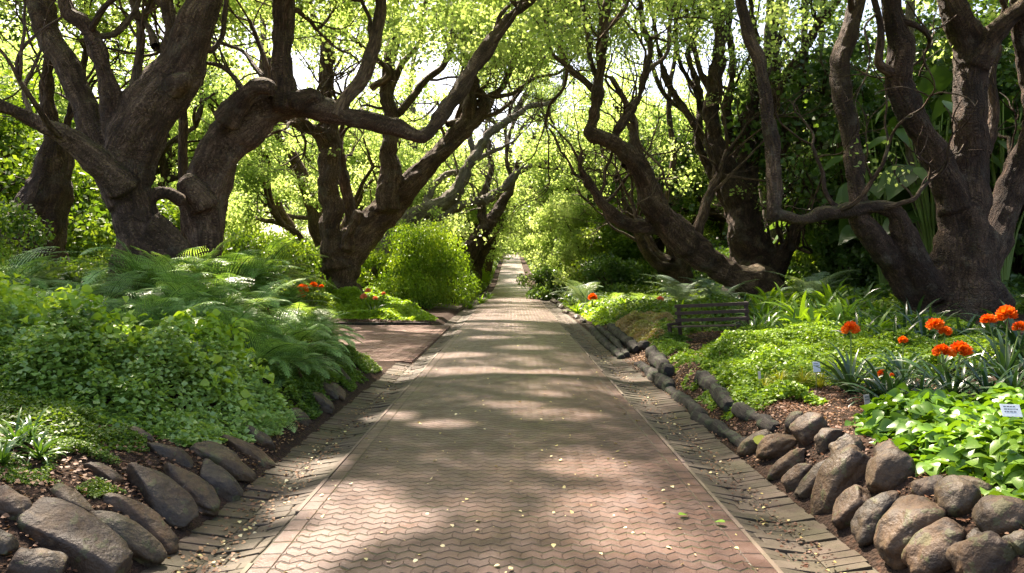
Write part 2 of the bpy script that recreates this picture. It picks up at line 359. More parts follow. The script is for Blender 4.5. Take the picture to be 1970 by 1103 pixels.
for side, nm in ((-1, "left"), (1, "right")):
    o = gutter(side).obj("gutter", M['gutter'], smooth=False); tag(o, "shallow drain of worn stone setts along the %s edge of the avenue" % nm, "gutter", kind="structure")
    mb = MB(); y = -1.0
    while y < 60:
        step = rng.uniform(.08, .11) if y < 30 else .4
        if not (side < 0 and 15.3 < y < 24.3):
            xo = (foot_r(y) + .02 if side > 0 else 2.38)
            z0 = float(zr(y)); zz = [z0 - .058, z0 - .018, z0 - .018, z0 - .058]
            if rng.random() < .2: zz = [q - rng.uniform(0, .02) for q in zz]
            a_, b_ = 2.065 + rng.uniform(-.02, .02), xo + rng.uniform(-.02, .02)
            if side > 0: stone(mb, a_, b_, y, y + step - .004, zz, .07, rng, .004)
            else: stone(mb, -b_, -a_, y, y + step - .004, [zz[1], zz[0], zz[0], zz[1]], .07, rng, .006)
        y += step
    o = mb.obj("kerb", M['edging'], smooth=False); tag(o, "course of mossy edging bricks beside the %s drain" % nm, "kerb", kind="structure")
    mb = MB(); y = -1.0
    while y < 60:
        if rng.random() < .22: y += rng.uniform(.2, .9); continue
        if side > 0: stone(mb, 1.665, 1.698, y, y + .9, float(zr(y)) + .004, .04, rng, .003)
        else: stone(mb, -1.698, -1.665, y, y + .9, float(zr(y)) + .004, .04, rng, .003)
        y += .905
    o = mb.obj("kerb_strip", M['pale'], smooth=False); tag(o, "thin pale concrete strip along the %s road edge" % nm, "kerb", kind="structure")
for side, nm in ((-1, "left"), (1, "right")):
    q_ = np.array([1.66, 1.70, 1.8, 1.9, 1.96, 2.06, 2.2, 2.34])
    mz = lambda x, y: zr(y) - np.where(np.abs(x) < 2.06, .024 + .05 * smooth((np.abs(x) - 1.66) / .3), .072 - .04 * np.clip((np.abs(x) - 2.06) / .3, 0, 1))
    o = grid(q_ if side > 0 else -q_[::-1], np.arange(-1, 60, 1.0), mz, "gutter_mortar", M['mortar']); tag(o, "dirty mortar between the setts of the %s drain" % nm, "gutter", kind="structure")
# side path joining from the left
mb = MB(); y = 15.0; rowi = 0
while y < 24.5:
    x = -13.0 - (rowi % 2) * .11
    while x < -2.1:
        if terr(x + .1, y) < .07: stone(mb, x, min(x + .212, -2.07), y, y + .104, .012 + .004 * math.sin(x * 3) - .066 * float(smooth((x + 2.28) / .2)), .05, rng, .003)
        x += .22
    y += .112; rowi += 1
o = mb.obj("side_path", M['sidepath'], smooth=False); tag(o, "reddish brick side path joining the avenue from the left", "path", kind="structure")
mb = MB()
v = []
for (x, y) in ((-2.35, 32), (-4.2, 33.5), (-4.6, 38.5), (-2.35, 41)): v.append((x, y, float(zr(y)) + .0))
v = np.array(v); vt = v.copy(); vt[:, 2] += .16; mb.add(np.vstack([v, vt]), BOXF)
o = mb.obj("path_apron", M['pale'], smooth=False); tag(o, "pale gravel apron beside the avenue past the round bush", "path", kind="structure")

# ---------------------------------------------------------------- tubes (limbs)
def catmull(P, Rr, step):
    P = np.asarray(P, float); Rr = np.asarray(Rr, float)
    if len(P) == 2: P = np.vstack([P[0], (P[0] + P[1]) / 2, P[1]]); Rr = np.array([Rr[0], Rr.mean(), Rr[-1]])
    A = np.column_stack([P, Rr]); A = np.vstack([2 * A[0] - A[1], A, 2 * A[-1] - A[-2]]); out = []
    for i in range(1, len(A) - 2):
        L = np.linalg.norm(A[i + 1, :3] - A[i, :3]); k = max(2, int(L / step))
        t = np.linspace(0, 1, k, endpoint=False)[:, None]
        p0, p1, p2, p3 = A[i - 1], A[i], A[i + 1], A[i + 2]
        out.append(.5 * ((2 * p1) + (-p0 + p2) * t + (2 * p0 - 5 * p1 + 4 * p2 - p3) * t ** 2 + (-p0 + 3 * p1 - 3 * p2 + p3) * t ** 3))
    out.append(A[-2][None]); A = np.vstack(out); return A[:, :3], np.maximum(A[:, 3], .004)
def tube(mb, P, Rr, sides=12, lump=0.0, lscale=1.0, flute=0.0, cap=False, seed=0., closed=False):
    P = np.asarray(P, float); n = len(P); T = unit(np.gradient(P, axis=0))
    ref = np.array([1., 0, 0]) if abs(T[0][0]) < .8 else np.array([0, 1., 0]); U = np.zeros_like(P)
    u = ref - T[0] * ref.dot(T[0]); u /= np.linalg.norm(u)
    for i in range(n):
        u = u - T[i] * u.dot(T[i]); u /= max(np.linalg.norm(u), 1e-6); U[i] = u
    V = np.cross(T, U); th = np.arange(sides) / sides * 2 * np.pi
    D = U[:, None, :] * np.cos(th)[None, :, None] + V[:, None, :] * np.sin(th)[None, :, None]
    rad = np.repeat(np.asarray(Rr)[:, None], sides, 1)
    s = np.concatenate([[0], np.cumsum(np.linalg.norm(np.diff(P, axis=0), axis=1))])
    if lump > 0 or flute > 0:
        Q = (P[:, None, :] + D * rad[..., None]).reshape(-1, 3)
        m1 = fbm(Q / lscale + seed, 3).reshape(n, sides); m2 = fbm(Q / (lscale * .3) + seed + 9, 2).reshape(n, sides)
        fl = np.cos(th[None, :] * 5 + m1 * 2.2 + s[:, None] * .8) * flute
        rad = rad * (1 + lump * m1 + lump * .4 * m2 + fl)
    Q = P[:, None, :] + D * rad[..., None]
    i = np.arange(n * sides).reshape(n, sides); j = np.roll(i, -1, 1)
    f = np.stack([i[:-1], j[:-1], j[1:], i[1:]], -1).reshape(-1, 4)
    uv = np.stack([np.cos(th)[None] * rad, np.sin(th)[None] * rad, np.repeat(s[:, None] * .22, sides, 1)], -1).reshape(-1, 3) + [seed, P[0][0] * .3, 0]
    mb.add(Q.reshape(-1, 3), f, uv)
    if cap or Rr[-1] > .03:
        base = Q[-1]; mb.add(np.vstack([base, P[-1] + T[-1] * Rr[-1] * .35]), [[k, (k + 1) % sides, sides] for k in range(sides)], np.vstack([uv[-sides:], uv[-1:] * [1, 1, 1]]))
    if closed:
        base = Q[0]; mb.add(np.vstack([base, P[0] - T[0] * Rr[0] * .35]), [[(k + 1) % sides, k, sides] for k in range(sides)], np.vstack([uv[:sides], uv[:1]]))
from mathutils.kdtree import KDTree
def fuse(mb, name, mat, parent, voxel, it=7, seed=0):
    """one continuous surface out of overlapping tubes, with softened crotches and bark coordinates carried over"""
    src = link(bpy.data.objects.new("tmp", mb.mesh("tmp", mat))); V0 = np.concatenate(mb.v); U0 = np.concatenate(mb.uv)
    r_ = src.modifiers.new("r", 'REMESH'); r_.mode = 'VOXEL'; r_.voxel_size = voxel; r_.use_smooth_shade = True
    s_ = src.modifiers.new("s", 'SMOOTH'); s_.factor = .5; s_.iterations = it
    dg = bpy.context.evaluated_depsgraph_get(); me = bpy.data.meshes.new_from_object(src.evaluated_get(dg)); me.name = name
    old = src.data; bpy.data.objects.remove(src); bpy.data.meshes.remove(old)
    n = len(me.vertices); co = np.empty(n * 3); me.vertices.foreach_get("co", co); co = co.reshape(-1, 3)
    kd = KDTree(len(V0)); [kd.insert(v, i) for i, v in enumerate(V0)]; kd.balance()
    acc = np.zeros((n, 3))
    for i, c in enumerate(co):
        near = kd.find(c); acc[i] = U0[near[1]]+(c-V0[near[1]])
    nr = np.empty(n * 3); me.vertices.foreach_get("normal", nr); nr = nr.reshape(-1, 3)
    co2 = co + nr * ((.045 * fbm(co * 2.6 + seed, 3) + .014 * np.abs(fbm(acc * 9, 2)))[:, None] * min(1.5, voxel / .04))
    me.vertices.foreach_set("co", co2.ravel())
    at = me.attributes.new("surface_co", 'FLOAT_VECTOR', 'POINT'); at.data.foreach_set("vector", acc.ravel())
    if not me.materials: me.materials.append(mat)
    me.polygons.foreach_set("use_smooth", np.ones(len(me.polygons), bool)); me.update()
    o = link(bpy.data.objects.new(name, me)); o.parent = parent; return o
def grow(p, d, L, r, lvl, out, tips, rg, up=.25, wig=.55, kids=(2, 3), shr=.68):
    n = 5; pts = [p]; rr = [r]; d = d / np.linalg.norm(d); q = p
    bend = rg.normal(0, wig * .6, 3)
    for i in range(n):
        d = d + bend * .35 + rg.normal(0, wig * .38, 3) + np.array([0, 0, up * .28]); d /= np.linalg.norm(d)
        q = q + d * L / n; pts.append(q); rr.append(r * (1 - .42 * (i + 1) / n))
        if lvl > 0 and i in (2, 3) and rg.random() < .5:
            nd = d + rg.normal(0, .9, 3); grow(q, nd, L * .6, rr[-1] * .55, lvl - 1, out, tips, rg, up, wig, kids, shr)
    out.append((np.array(pts), np.array(rr), lvl)); tips.append((pts[-2], lvl))
    if lvl > 0:
        for k in range(rg.integers(kids[0], kids[1] + 1)):
            nd = d + rg.normal(0, .55, 3); grow(q, nd, L * shr * rg.uniform(.8, 1.2), r * .55 * rg.uniform(.8, 1.05), lvl - 1, out, tips, rg, up, wig, kids, shr)
    else: tips.append((q, -1))

# ---------------------------------------------------------------- leaves
RH = (np.array([[0, 0, 0], [.42, .45, .10], [1, 0, -.06], [.42, -.45, .10]]) , np.array([[0, 1, 2], [0, 2, 3]]))
RHQ = (np.array([[0, 0, 0], [.45, .40, .05], [1, 0, 0], [.45, -.40, .05]]), np.array([[0, 3, 2, 1]]))
_s = np.linspace(0, 1, 6); _w = np.array([.0, .32, .42, .36, .2, .0])
def _ovate(droop=.25, cup=.18):
    v = []; f = []
    for k, (s, ww) in enumerate(zip(_s, _w)):
        z = -droop * s * s
        v += [[s, -ww, z + cup * ww], [s, 0, z - .0], [s, ww, z + cup * ww]]
    for k in range(5):
        a = 3 * k; f += [[a, a + 1, a + 4, a + 3], [a + 1, a + 2, a + 5, a + 4]]
    return np.array(v), np.array(f)
OV = _ovate()
OV2 = _ovate(.5, .3)
def leaves(mb, pts, dirs, nrm, size, tmpl=RH, mi=0, tone=None):
    tv, tf = tmpl; n = len(pts); size = np.broadcast_to(np.asarray(size, float), (n,))
    d = unit(dirs); s = unit(np.cross(nrm, d)); nn = np.cross(d, s)
    Rm = np.stack([d, s, nn], 1)                                   # n,3,3
    V = pts[:, None, :] + np.einsum('kj,njc->nkc', tv, Rm) * size[:, None, None]
    Fc = tf[None] + (np.arange(n) * len(tv))[:, None, None]
    if tone is None: tone = .5 + .55 * vnoise(pts * 1.4 + 31)
    tn = np.zeros((n, len(tv), 3)); tn[:, :, 0] = np.clip(np.broadcast_to(tone, (n,)), .01, 1)[:, None]
    mb.add(V.reshape(-1, 3), Fc.reshape(-1, tf.shape[1]), tn.reshape(-1, 3), mi=mi)
SUN_GAPS = [(-1.48, 6.0, .5, .42), (-1.45, 4.9, .42, .4), (-1.0, 5.4, .35, .4), (.76, 6.9, .38, .3), (.84, 5.8, .42, .36), (.87, 5.0, .35, .3), (.6, 9.4, .6, .35), (0, 10, .4, .22), (-.85, 8.8, .35, .22), (.5, 10.9, .3, .22),  # sun patches wanted on the ground; crown leaves shading them are cut away
 (-.8, 13.5, .8, .4), (.6, 13.2, .8, .3), (-2.2, 13.9, .7, .4), (-1.3, 16, .8, .5), (.3, 17.4, .7, .5), (-.3, 20, 1.0, .5), (.9, 21.5, .7, .5), (-1.3, 23, .7, .6), (-1.97, 7.1, .3, .4), (-1.64, 9.4, .35, .3), (-4.5, 19, 1.0, .7), (-3.6, 22, 1.0, .8),
 (4.4, 5.6, .8, .5), (3.4, 5.0, .3, .3), (5.2, 12.5, 1.5, .9), (4.2, 10.6, .7, .5), (-4.2, 7.6, .8, .5), (-5.6, 8.4, .7, .5), (-3.3, 8.2, .4, .4), (-4.4, 10.6, .8, .5), (-3.2, 11.6, .5, .5), (-6, 12, .8, .6), (-3.3, 4.9, .35, .3), (-3.7, 10.1, .6, .4), (-5.1, 11.4, .7, .5), (-4.7, 9.7, .5, .4), (-2.9, 10.6, .4, .4), (3.0, 5.9, .3, .3), (6.5, 15.5, 1.5, 1.2), (5.0, 8.2, .5, .4)]
def shade_keep(p):  # drops crown leaves that would block the sun from a chosen patch
    gx = p[:, 0] - SUN_TO.x / SUN_TO.z * p[:, 2]; gy = p[:, 1] - SUN_TO.y / SUN_TO.z * p[:, 2]; k = np.ones(len(p), bool)
    for (x, y, rx, ry) in SUN_GAPS: k &= ((gx - x) / (rx * .9 + .09)) ** 2 + ((gy - y) / (ry * .9 + .09)) ** 2 > 1
    return k
def clump(mb, centers, rad, per, size, rg, flat=.7, tmpl=RHQ, upb=.5, mi=0, base=None):
    centers = np.asarray(centers, float); n = len(centers) * per
    c = np.repeat(centers, per, 0); rr = np.repeat(np.broadcast_to(rad, (len(centers),)), per)
    o = rg.normal(0, 1, (n, 3)); o = unit(o) * (rg.random((n, 1)) ** .45); o[:, 2] *= flat
    p = c + o * rr[:, None]
    nr = unit(rg.normal(0, 1, (n, 3)) + np.array([0, 0, upb]) + o * .3); dr = rg.normal(0, 1, (n, 3)) + np.array([0, 0, -.4]) + o
    tn = np.repeat(rg.random(len(centers)), per)
    if base is not None: k = shade_keep(p + base); p, nr, dr, tn = p[k], nr[k], dr[k], tn[k]; n = len(p)
    leaves(mb, p, dr, nr, size * rg.uniform(.6, 1.3, n), tmpl, mi, tn)

# ---------------------------------------------------------------- hand shaped avenue trees
def hand_tree(name, label, d0, limbs, bark_m, seed, group=None, sprigs=1.0, leafs=None, leafsize=.11, top=None, lowleaf=8.0):
    """limbs: (part, points [(px, py, half width px)], depth offset at start, at end)"""
    rg = np.random.default_rng(seed)
    b = limbs[0][1][0]; base = W(b[0], b[1], d0); root = thing(name, label, "tree", tuple(base), group)
    twigs = []; tips = []; body = MB()
    for part, pts, o0, o1 in limbs:
        n = len(pts); P = []; rr = []
        px = np.array([[p[0], p[1]] for p in pts], float); s = np.concatenate([[0], np.cumsum(np.linalg.norm(np.diff(px, axis=0), axis=1))]); s /= s[-1]
        for k, (x, yy, hw) in enumerate(pts):
            d = d0 + o0 + (o1 - o0) * s[k]
            P.append(W(x, yy, d)); rr.append(hw / F * d)
        big = max(rr) > .14
        A, B = catmull(P, rr, .07 if big else .12)
        nz = fbm(A * .9 + seed, 2)[:, None] * np.array([[.10, .16, .05]]) + fbm(A * 2.3 + seed + 5, 2)[:, None] * np.array([[-.04, .05, .035]])
        env = np.minimum(1, np.arange(len(A)) / 6)[:, None]
        A = A + nz * env * np.clip(B / .2, .5, 1.6)[:, None] * (.4 if d0 < 20 else .8)
        B = B * .95
        sides = int(np.clip(max(B) * 70, 10, 44))
        if part == 'branch':
            mb = MB(); tube(mb, A - base, B, sides, .10, .25, .03, True, seed + len(twigs)); mb.obj('branch', bark_m, root)
        else: tube(body, A - base, B, sides, .13 if big else .10, .6 if big else .3, .05 if big else .03, True, seed + len(limbs) * .1, True)
        # fine branches
        Ltot = len(A)
        if part in ('limb', 'branch') and sprigs > 0:
            k = int(rg.poisson(sprigs * 2.6)) + (1 if part == 'limb' else 0)
            for _ in range(k):
                i = int(rg.integers(int(Ltot * .35), Ltot - 1)); T = unit(A[min(i + 1, Ltot - 1)] - A[i - 1])
                dd = T * .7 + rg.normal(0, .8, 3) + np.array([0, 0, .45])
                grow(A[i], dd, rg.uniform(1.2, 2.4), min(B[i] * .42, .075), 2, twigs, tips, rg, .5, .6, (1, 3), .75)
            if pts[-1][1] < 5 or part == 'branch' or d0 > 40:
                T = unit(A[-1] - A[-4])
                for _ in range(2): grow(A[-1], T + rg.normal(0, .35, 3), rg.uniform(1.8, 3.0), B[-1] * .62, 3, twigs, tips, rg, .35, .5, (2, 3), .72)
    fuse(body, 'trunk', bark_m, root, max(.035, d0 * .0021), 6, seed)
    mb = MB()
    for P, rr, lv in twigs:
        A, B = catmull(P, rr, .25); tube(mb, A - base, B, 8 if lv > 1 else 5, .08, .3)
    if twigs: mb.obj('branches', bark_m, root)
    mb = MB(); T = np.array([t for t, l in tips if l < 2]) if tips else np.zeros((0, 3))
    if len(T):
        zz = terr(T[:, 0], T[:, 1]); keep = rg.random(len(T)) < np.where(T[:, 2] - zz > lowleaf, .75, .02)
        T = T[keep] - base
        clump(mb, T, rg.uniform(.35, .75, len(T)), 34, leafsize, rg, base=base)
    if top is not None: top(mb, base, rg, leafsize)
    if mb.n: mb.obj('crown', leafs or M['leaf'], root)
    return root
def roof(cx, cy, rx, ry, n, zlo=8.4, zhi=11.5, per=42, size=.13, thr=-.12, hole=None):  # canopy mostly out of view, its density shaped to shade and dapple the ground
    """clumps of leaves high overhead, gathered by a noise field so that there are gaps"""
    def f(mb, base, rg, ls):
        a = rg.uniform(0, 2 * np.pi, n); q = np.sqrt(rg.random(n)); x = cx + rx * q * np.cos(a); y = cy + ry * q * np.sin(a)
        keep = n2(x, y, 2.6, 2, 4.4) > thr; x, y = x[keep], y[keep]
        z = rg.uniform(zlo, zhi, len(x)) + .6 * n2(x, y, 4)
        clump(mb, np.stack([x, y, z], 1) - base, rg.uniform(.4, .8, len(x)), per, size, rg, base=base)
    return f

L1 = [
 ('trunk', [(318, 580, 66), (300, 500, 54), (270, 435, 42), (246, 375, 40), (250, 310, 45), (274, 240, 54), (303, 185, 55), (340, 125, 42), (368, 62, 35), (390, 0, 30), (408, -90, 24)], 0, -.4),
 ('limb', [(240, 400, 34), (215, 325, 33), (187, 262, 27), (160, 195, 25), (126, 125, 25), (92, 65, 23), (80, 0, 24), (70, -90, 18)], -.2, .8),
 ('limb', [(228, 260, 30), (213, 185, 19), (197, 125, 17), (188, 88, 17), (160, 48, 15), (130, 28, 13), (114, -5, 12), (100, -80, 9)], -.3, -1.2),
 ('limb', [(235, 365, 34), (205, 325, 28), (165, 290, 22), (120, 258, 18), (72, 236, 14), (30, 212, 13), (-10, 198, 12), (-90, 150, 10)], -.5, -2.2),
 ('limb', [(338, 110, 30), (328, 60, 14), (322, 0, 13), (318, -90, 10)], .3, .6),
 ('branch', [(262, 190, 16), (266, 130, 9), (271, 80, 8), (268, 40, 8), (256, 8, 6), (246, -60, 5)], .3, 1.2),
 ('branch', [(270, 60, 7), (280, 30, 6), (292, -10, 5)], .9, 1.5),
 ('branch', [(300, 90, 10), (285, 52, 6), (262, 20, 6), (250, -40, 5)], .3, 1.6),
 ('branch', [(395, 90, 10), (405, 98, 6), (425, 75, 5), (430, 30, 5), (440, -40, 4)], 0, .6),
 ('knot', [(338, 168, 24), (347, 158, 20), (353, 152, 14), (356, 150, 9)], -.45, -1.05),
 ('limb_stub', [(262, 430, 26), (280, 392, 15), (300, 376, 12), (322, 372, 12), (350, 388, 14)], -.3, .2),
 ('root', [(290, 440, 34), (325, 460, 26), (352, 490, 24), (375, 540, 30)], -.3, -.1),
 ('root', [(235, 400, 20), (252, 470, 26), (245, 560, 36)], -.2, -.4),
]
L2 = [
 ('trunk', [(400, 590, 40), (400, 520, 32), (394, 455, 34), (387, 400, 42), (398, 350, 43), (422, 300, 41), (448, 258, 42), (478, 226, 40), (514, 204, 36), (555, 197, 31), (600, 205, 25), (650, 219, 20), (700, 231, 17), (750, 244, 17), (795, 257, 17), (822, 263, 15)], 0, 1.0),
 ('limb', [(815, 262, 15), (832, 248, 15), (850, 218, 15), (876, 184, 16), (906, 140, 16), (935, 95, 15), (965, 50, 12), (1000, 18, 9), (1040, -8, 7), (1090, -60, 6)], 1.0, 3.5),
 ('limb', [(548, 212, 26), (546, 150, 22), (545, 80, 20), (545, 0, 20), (540, -90, 17)], .4, .6),
 ('limb_stub', [(435, 235, 26), (462, 190, 22), (492, 168, 19), (522, 166, 15)], -.1, -.5),
 ('limb_stub', [(395, 400, 30), (364, 358, 24), (352, 345, 18)], -.1, -.4),
 ('limb_stub', [(560, 200, 22), (600, 182, 15), (618, 192, 8)], .3, .5),
 ('branch', [(645, 225, 15), (668, 190, 14), (700, 150, 15), (720, 92, 14), (729, 30, 12), (737, -60, 10)], .6, 1.6),
 ('branch', [(470, 180, 8), (450, 150, 5), (425, 128, 5), (400, 122, 4)], 0, .8),
 ('branch', [(520, 190, 8), (510, 120, 6), (495, 78, 5), (480, 40, 4)], .2, 1.0),
 ('branch', [(525, 170, 7), (490, 130, 5), (468, 100, 4), (430, 85, 4)], .2, 1.4),
]
L3 = [
 ('trunk', [(658, 632, 62), (658, 608, 43), (656, 560, 38), (655, 515, 40), (672, 480, 40), (690, 455, 35), (715, 425, 31), (745, 397, 28), (780, 365, 24), (815, 325, 20), (850, 285, 17), (885, 245, 14), (906, 205, 13), (908, 150, 14)], 0, 2.0),
 ('limb', [(650, 520, 30), (638, 470, 22), (636, 420, 20), (636, 350, 20), (638, 300, 21), (634, 250, 19), (624, 190, 15), (628, 130, 14), (634, 76, 14), (655, 48, 11), (682, 0, 9), (705, -60, 7)], 0, .5),
 ('limb', [(640, 285, 20), (612, 258, 14), (588, 242, 12), (560, 235, 8)], .3, -1.5),
 ('limb', [(748, 405, 24), (750, 340, 21), (752, 270, 16), (748, 200, 13), (748, 130, 13), (755, 60, 12), (760, 0, 11), (765, -90, 9)], .3, 1.2),
 ('limb', [(835, 305, 14), (865, 283, 12), (902, 245, 11), (930, 214, 10), (933, 192, 10), (912, 168, 9), (905, 120, 8), (920, 60, 6)], 1.2, 2.8),
 ('limb', [(812, 330, 14), (850, 280, 12), (882, 235, 11), (898, 190, 10), (910, 150, 12)], 1.8, 3.2),
 ('branch', [(740, 240, 9), (780, 205, 8), (815, 160, 7), (850, 130, 6), (868, 90, 6), (872, 40, 5), (890, -30, 4)], .8, 2.0),
 ('branch', [(630, 90, 10), (612, 55, 7), (598, 20, 6), (590, -40, 6)], .3, .8),
 ('branch', [(715, 170, 8), (745, 140, 6), (700, 95, 5), (665, 60, 5)], .4, -.5),
 ('branch', [(676, 450, 16), (668, 400, 12), (660, 340, 11), (655, 290, 9)], .5, 1.2),
 ('branch', [(750, 180, 8), (775, 120, 6), (808, 80, 5), (810, 30, 4), (830, -30, 4)], .8, 2.2),
 ('branch', [(905, 205, 8), (940, 188, 7), (967, 168, 6), (984, 127, 6), (1011, 77, 5), (1031, 55, 4), (1028, 10, 4), (1020, -60, 3)], 2, 4),
 ('branch', [(984, 130, 5), (965, 100, 4), (958, 50, 4), (975, 0, 3), (980, -60, 3)], 3, 4),
 ('branch', [(940, 188, 5), (985, 180, 4), (1030, 150, 3), (1075, 140, 3), (1110, 100, 3)], 2.2, 5),
 ('branch', [(905, 130, 7), (890, 80, 6), (905, 30, 5), (930, -10, 4), (950, -60, 4)], 2.5, 3),
 ('branch', [(860, 240, 7), (900, 228, 5), (960, 215, 4), (1010, 165, 3), (1040, 120, 3)], 1.5, 4),
 ('limb_stub', [(668, 480, 16), (678, 440, 12), (690, 408, 11)], -.5, -.9),
 ('root', [(650, 560, 28), (630, 590, 22), (612, 612, 16)], -.4, -1.2),
 ('root', [(672, 560, 24), (690, 590, 18), (700, 614, 14)], -.2, -.8),
]
L4 = [
 ('trunk', [(745, 530, 34), (752, 470, 26), (775, 440, 21), (800, 420, 20), (840, 402, 18), (878, 370, 14), (892, 335, 12), (918, 292, 9), (950, 250, 9), (985, 226, 7), (1020, 205, 6), (1060, 197, 5), (1080, 170, 4), (1090, 120, 3)], 0, 4),
 ('limb', [(770, 460, 12), (800, 445, 5), (850, 420, 6), (890, 395, 9), (940, 382, 9), (975, 355, 8), (1000, 330, 6), (1040, 316, 5), (1090, 306, 5), (1125, 288, 4)], 0, 4),
 ('branch', [(820, 400, 10), (832, 360, 7), (860, 335, 6), (890, 330, 6), (930, 300, 5), (965, 285, 4)], 1, 5),
 ('branch', [(780, 440, 12), (770, 380, 9), (790, 320, 7), (800, 250, 6), (790, 170, 5), (800, 90, 4)], 1, 3),
 ('branch', [(910, 300, 7), (905, 250, 5), (935, 225, 5), (970, 240, 4), (1010, 180, 3)], 2.5, 5),
]
R1 = [
 ('trunk', [(1470, 590, 62), (1455, 545, 40), (1420, 530, 26), (1370, 505, 27), (1320, 465, 30), (1270, 415, 27), (1240, 360, 23), (1215, 312, 19), (1185, 276, 15), (1152, 263, 14), (1134, 250, 13)], 0, -3.5),
 ('limb', [(1133, 258, 12), (1148, 215, 12), (1155, 145, 11), (1160, 80, 10), (1165, 30, 10), (1176, -12, 10), (1195, -90, 8)], -3.5, -4.2),
 ('limb', [(1180, 275, 10), (1196, 240, 9), (1224, 192, 8), (1240, 145, 8), (1252, 95, 7), (1238, 52, 6), (1230, -20, 5)], -3, -2.0),
 ('limb', [(1330, 470, 18), (1275, 440, 15), (1215, 436, 14), (1182, 417, 13), (1155, 385, 10), (1135, 350, 9), (1116, 318, 6), (1122, 288, 4)], -1, -3.0),
 ('branch', [(1155, 185, 8), (1122, 152, 7), (1092, 127, 7), (1078, 92, 6), (1088, 30, 5), (1080, -40, 4)], -3.6, -2.6),
 ('branch', [(1150, 155, 6), (1135, 110, 5), (1128, 50, 5), (1115, -20, 4)], -3.7, -3.0),
 ('branch', [(1100, 132, 5), (1060, 100, 4), (1050, 40, 4), (1030, -30, 3)], -3, -2),
 ('branch', [(1092, 128, 4), (1085, 170, 3), (1060, 200, 3), (1050, 240, 3)], -3, -2),
 ('branch', [(1163, 60, 6), (1200, 20, 5), (1210, -30, 4)], -4, -3),
 ('branch', [(1240, 140, 5), (1285, 100, 4), (1290, 40, 4), (1310, -20, 3)], -2.4, -1),
 ('branch', [(1205, 320, 12), (1222, 250, 8), (1200, 190, 6), (1175, 150, 5)], -2.5, -1.2),
 ('branch', [(1290, 440, 12), (1262, 360, 7), (1232, 290, 6), (1215, 240, 5)], -1.5, .5),
 ('branch', [(1340, 460, 12), (1360, 390, 10), (1385, 330, 7), (1400, 290, 5)], -1, -.5),
]
R1b = [
 ('trunk', [(1312, 570, 34), (1308, 530, 23), (1308, 490, 20), (1292, 440, 12), (1262, 385, 9), (1230, 330, 7), (1215, 250, 6), (1180, 200, 5)], 0, 1.0),
 ('limb', [(1300, 520, 16), (1262, 505, 11), (1235, 470, 10), (1215, 420, 8), (1195, 380, 6)], 0, -1.2),
 ('branch', [(1290, 505, 12), (1262, 488, 9), (1240, 450, 8), (1225, 420, 6)], 0, 1),
]
R2 = [
 ('trunk', [(1455, 600, 72), (1450, 540, 54), (1440, 480, 40), (1428, 410, 30), (1405, 345, 24), (1385, 300, 21), (1372, 255, 17), (1370, 195, 15), (1380, 130, 14), (1385, 60, 13), (1380, 0, 13), (1374, -80, 11)], 0, .5),
 ('limb', [(1430, 400, 28), (1425, 320, 18), (1432, 250, 14), (1448, 195, 11), (1470, 160, 9), (1500, 120, 8)], .2, 1.5),
 ('limb', [(1478, 235, 11), (1498, 180, 11), (1524, 138, 11), (1552, 85, 10), (1580, 42, 10), (1610, 0, 8), (1650, -70, 6)], -.8, -2.5),
 ('limb', [(1500, 300, 12), (1510, 240, 11), (1490, 190, 10), (1495, 130, 8), (1490, 60, 7), (1500, -20, 6)], 0, 1.5),
 ('limb', [(1460, 570, 34), (1500, 505, 19), (1524, 462, 15), (1530, 430, 12)], -.3, -1.0),
 ('limb', [(1395, 340, 14), (1366, 290, 9), (1340, 242, 8), (1308, 198, 8), (1282, 152, 6), (1266, 92, 5), (1255, 30, 4), (1240, -40, 4)], .4, 2.0),
 ('limb', [(1425, 400, 18), (1412, 310, 11), (1400, 220, 9), (1410, 130, 8), (1402, 50, 7), (1412, -80, 6)], .6, 2.4),
 ('limb', [(1440, 360, 16), (1456, 270, 10), (1446, 180, 9), (1456, 90, 7), (1444, 0, 6), (1450, -80, 5)], .4, 3.0),
 ('limb', [(1415, 420, 18), (1378, 350, 10), (1345, 280, 8), (1348, 190, 7), (1325, 110, 6), (1335, 20, 5), (1330, -60, 4)], .8, 3.5),
 ('branch', [(1348, 190, 5), (1312, 130, 4), (1300, 60, 4), (1310, -30, 3)], 2.2, 3.2),
 ('branch', [(1320, 215, 6), (1285, 190, 5), (1262, 150, 5), (1250, 110, 4)], 1.0, 2.5),
 ('branch', [(1375, 190, 8), (1352, 150, 6), (1335, 90, 5), (1320, 20, 4)], .5, 1.6),
 ('branch', [(1470, 110, 8), (1500, 80, 6), (1508, 30, 5), (1520, -30, 5)], -1, 0),
 ('branch', [(1550, 90, 8), (1545, 150, 6), (1535, 230, 5), (1540, 330, 5)], -.5, 0),
]
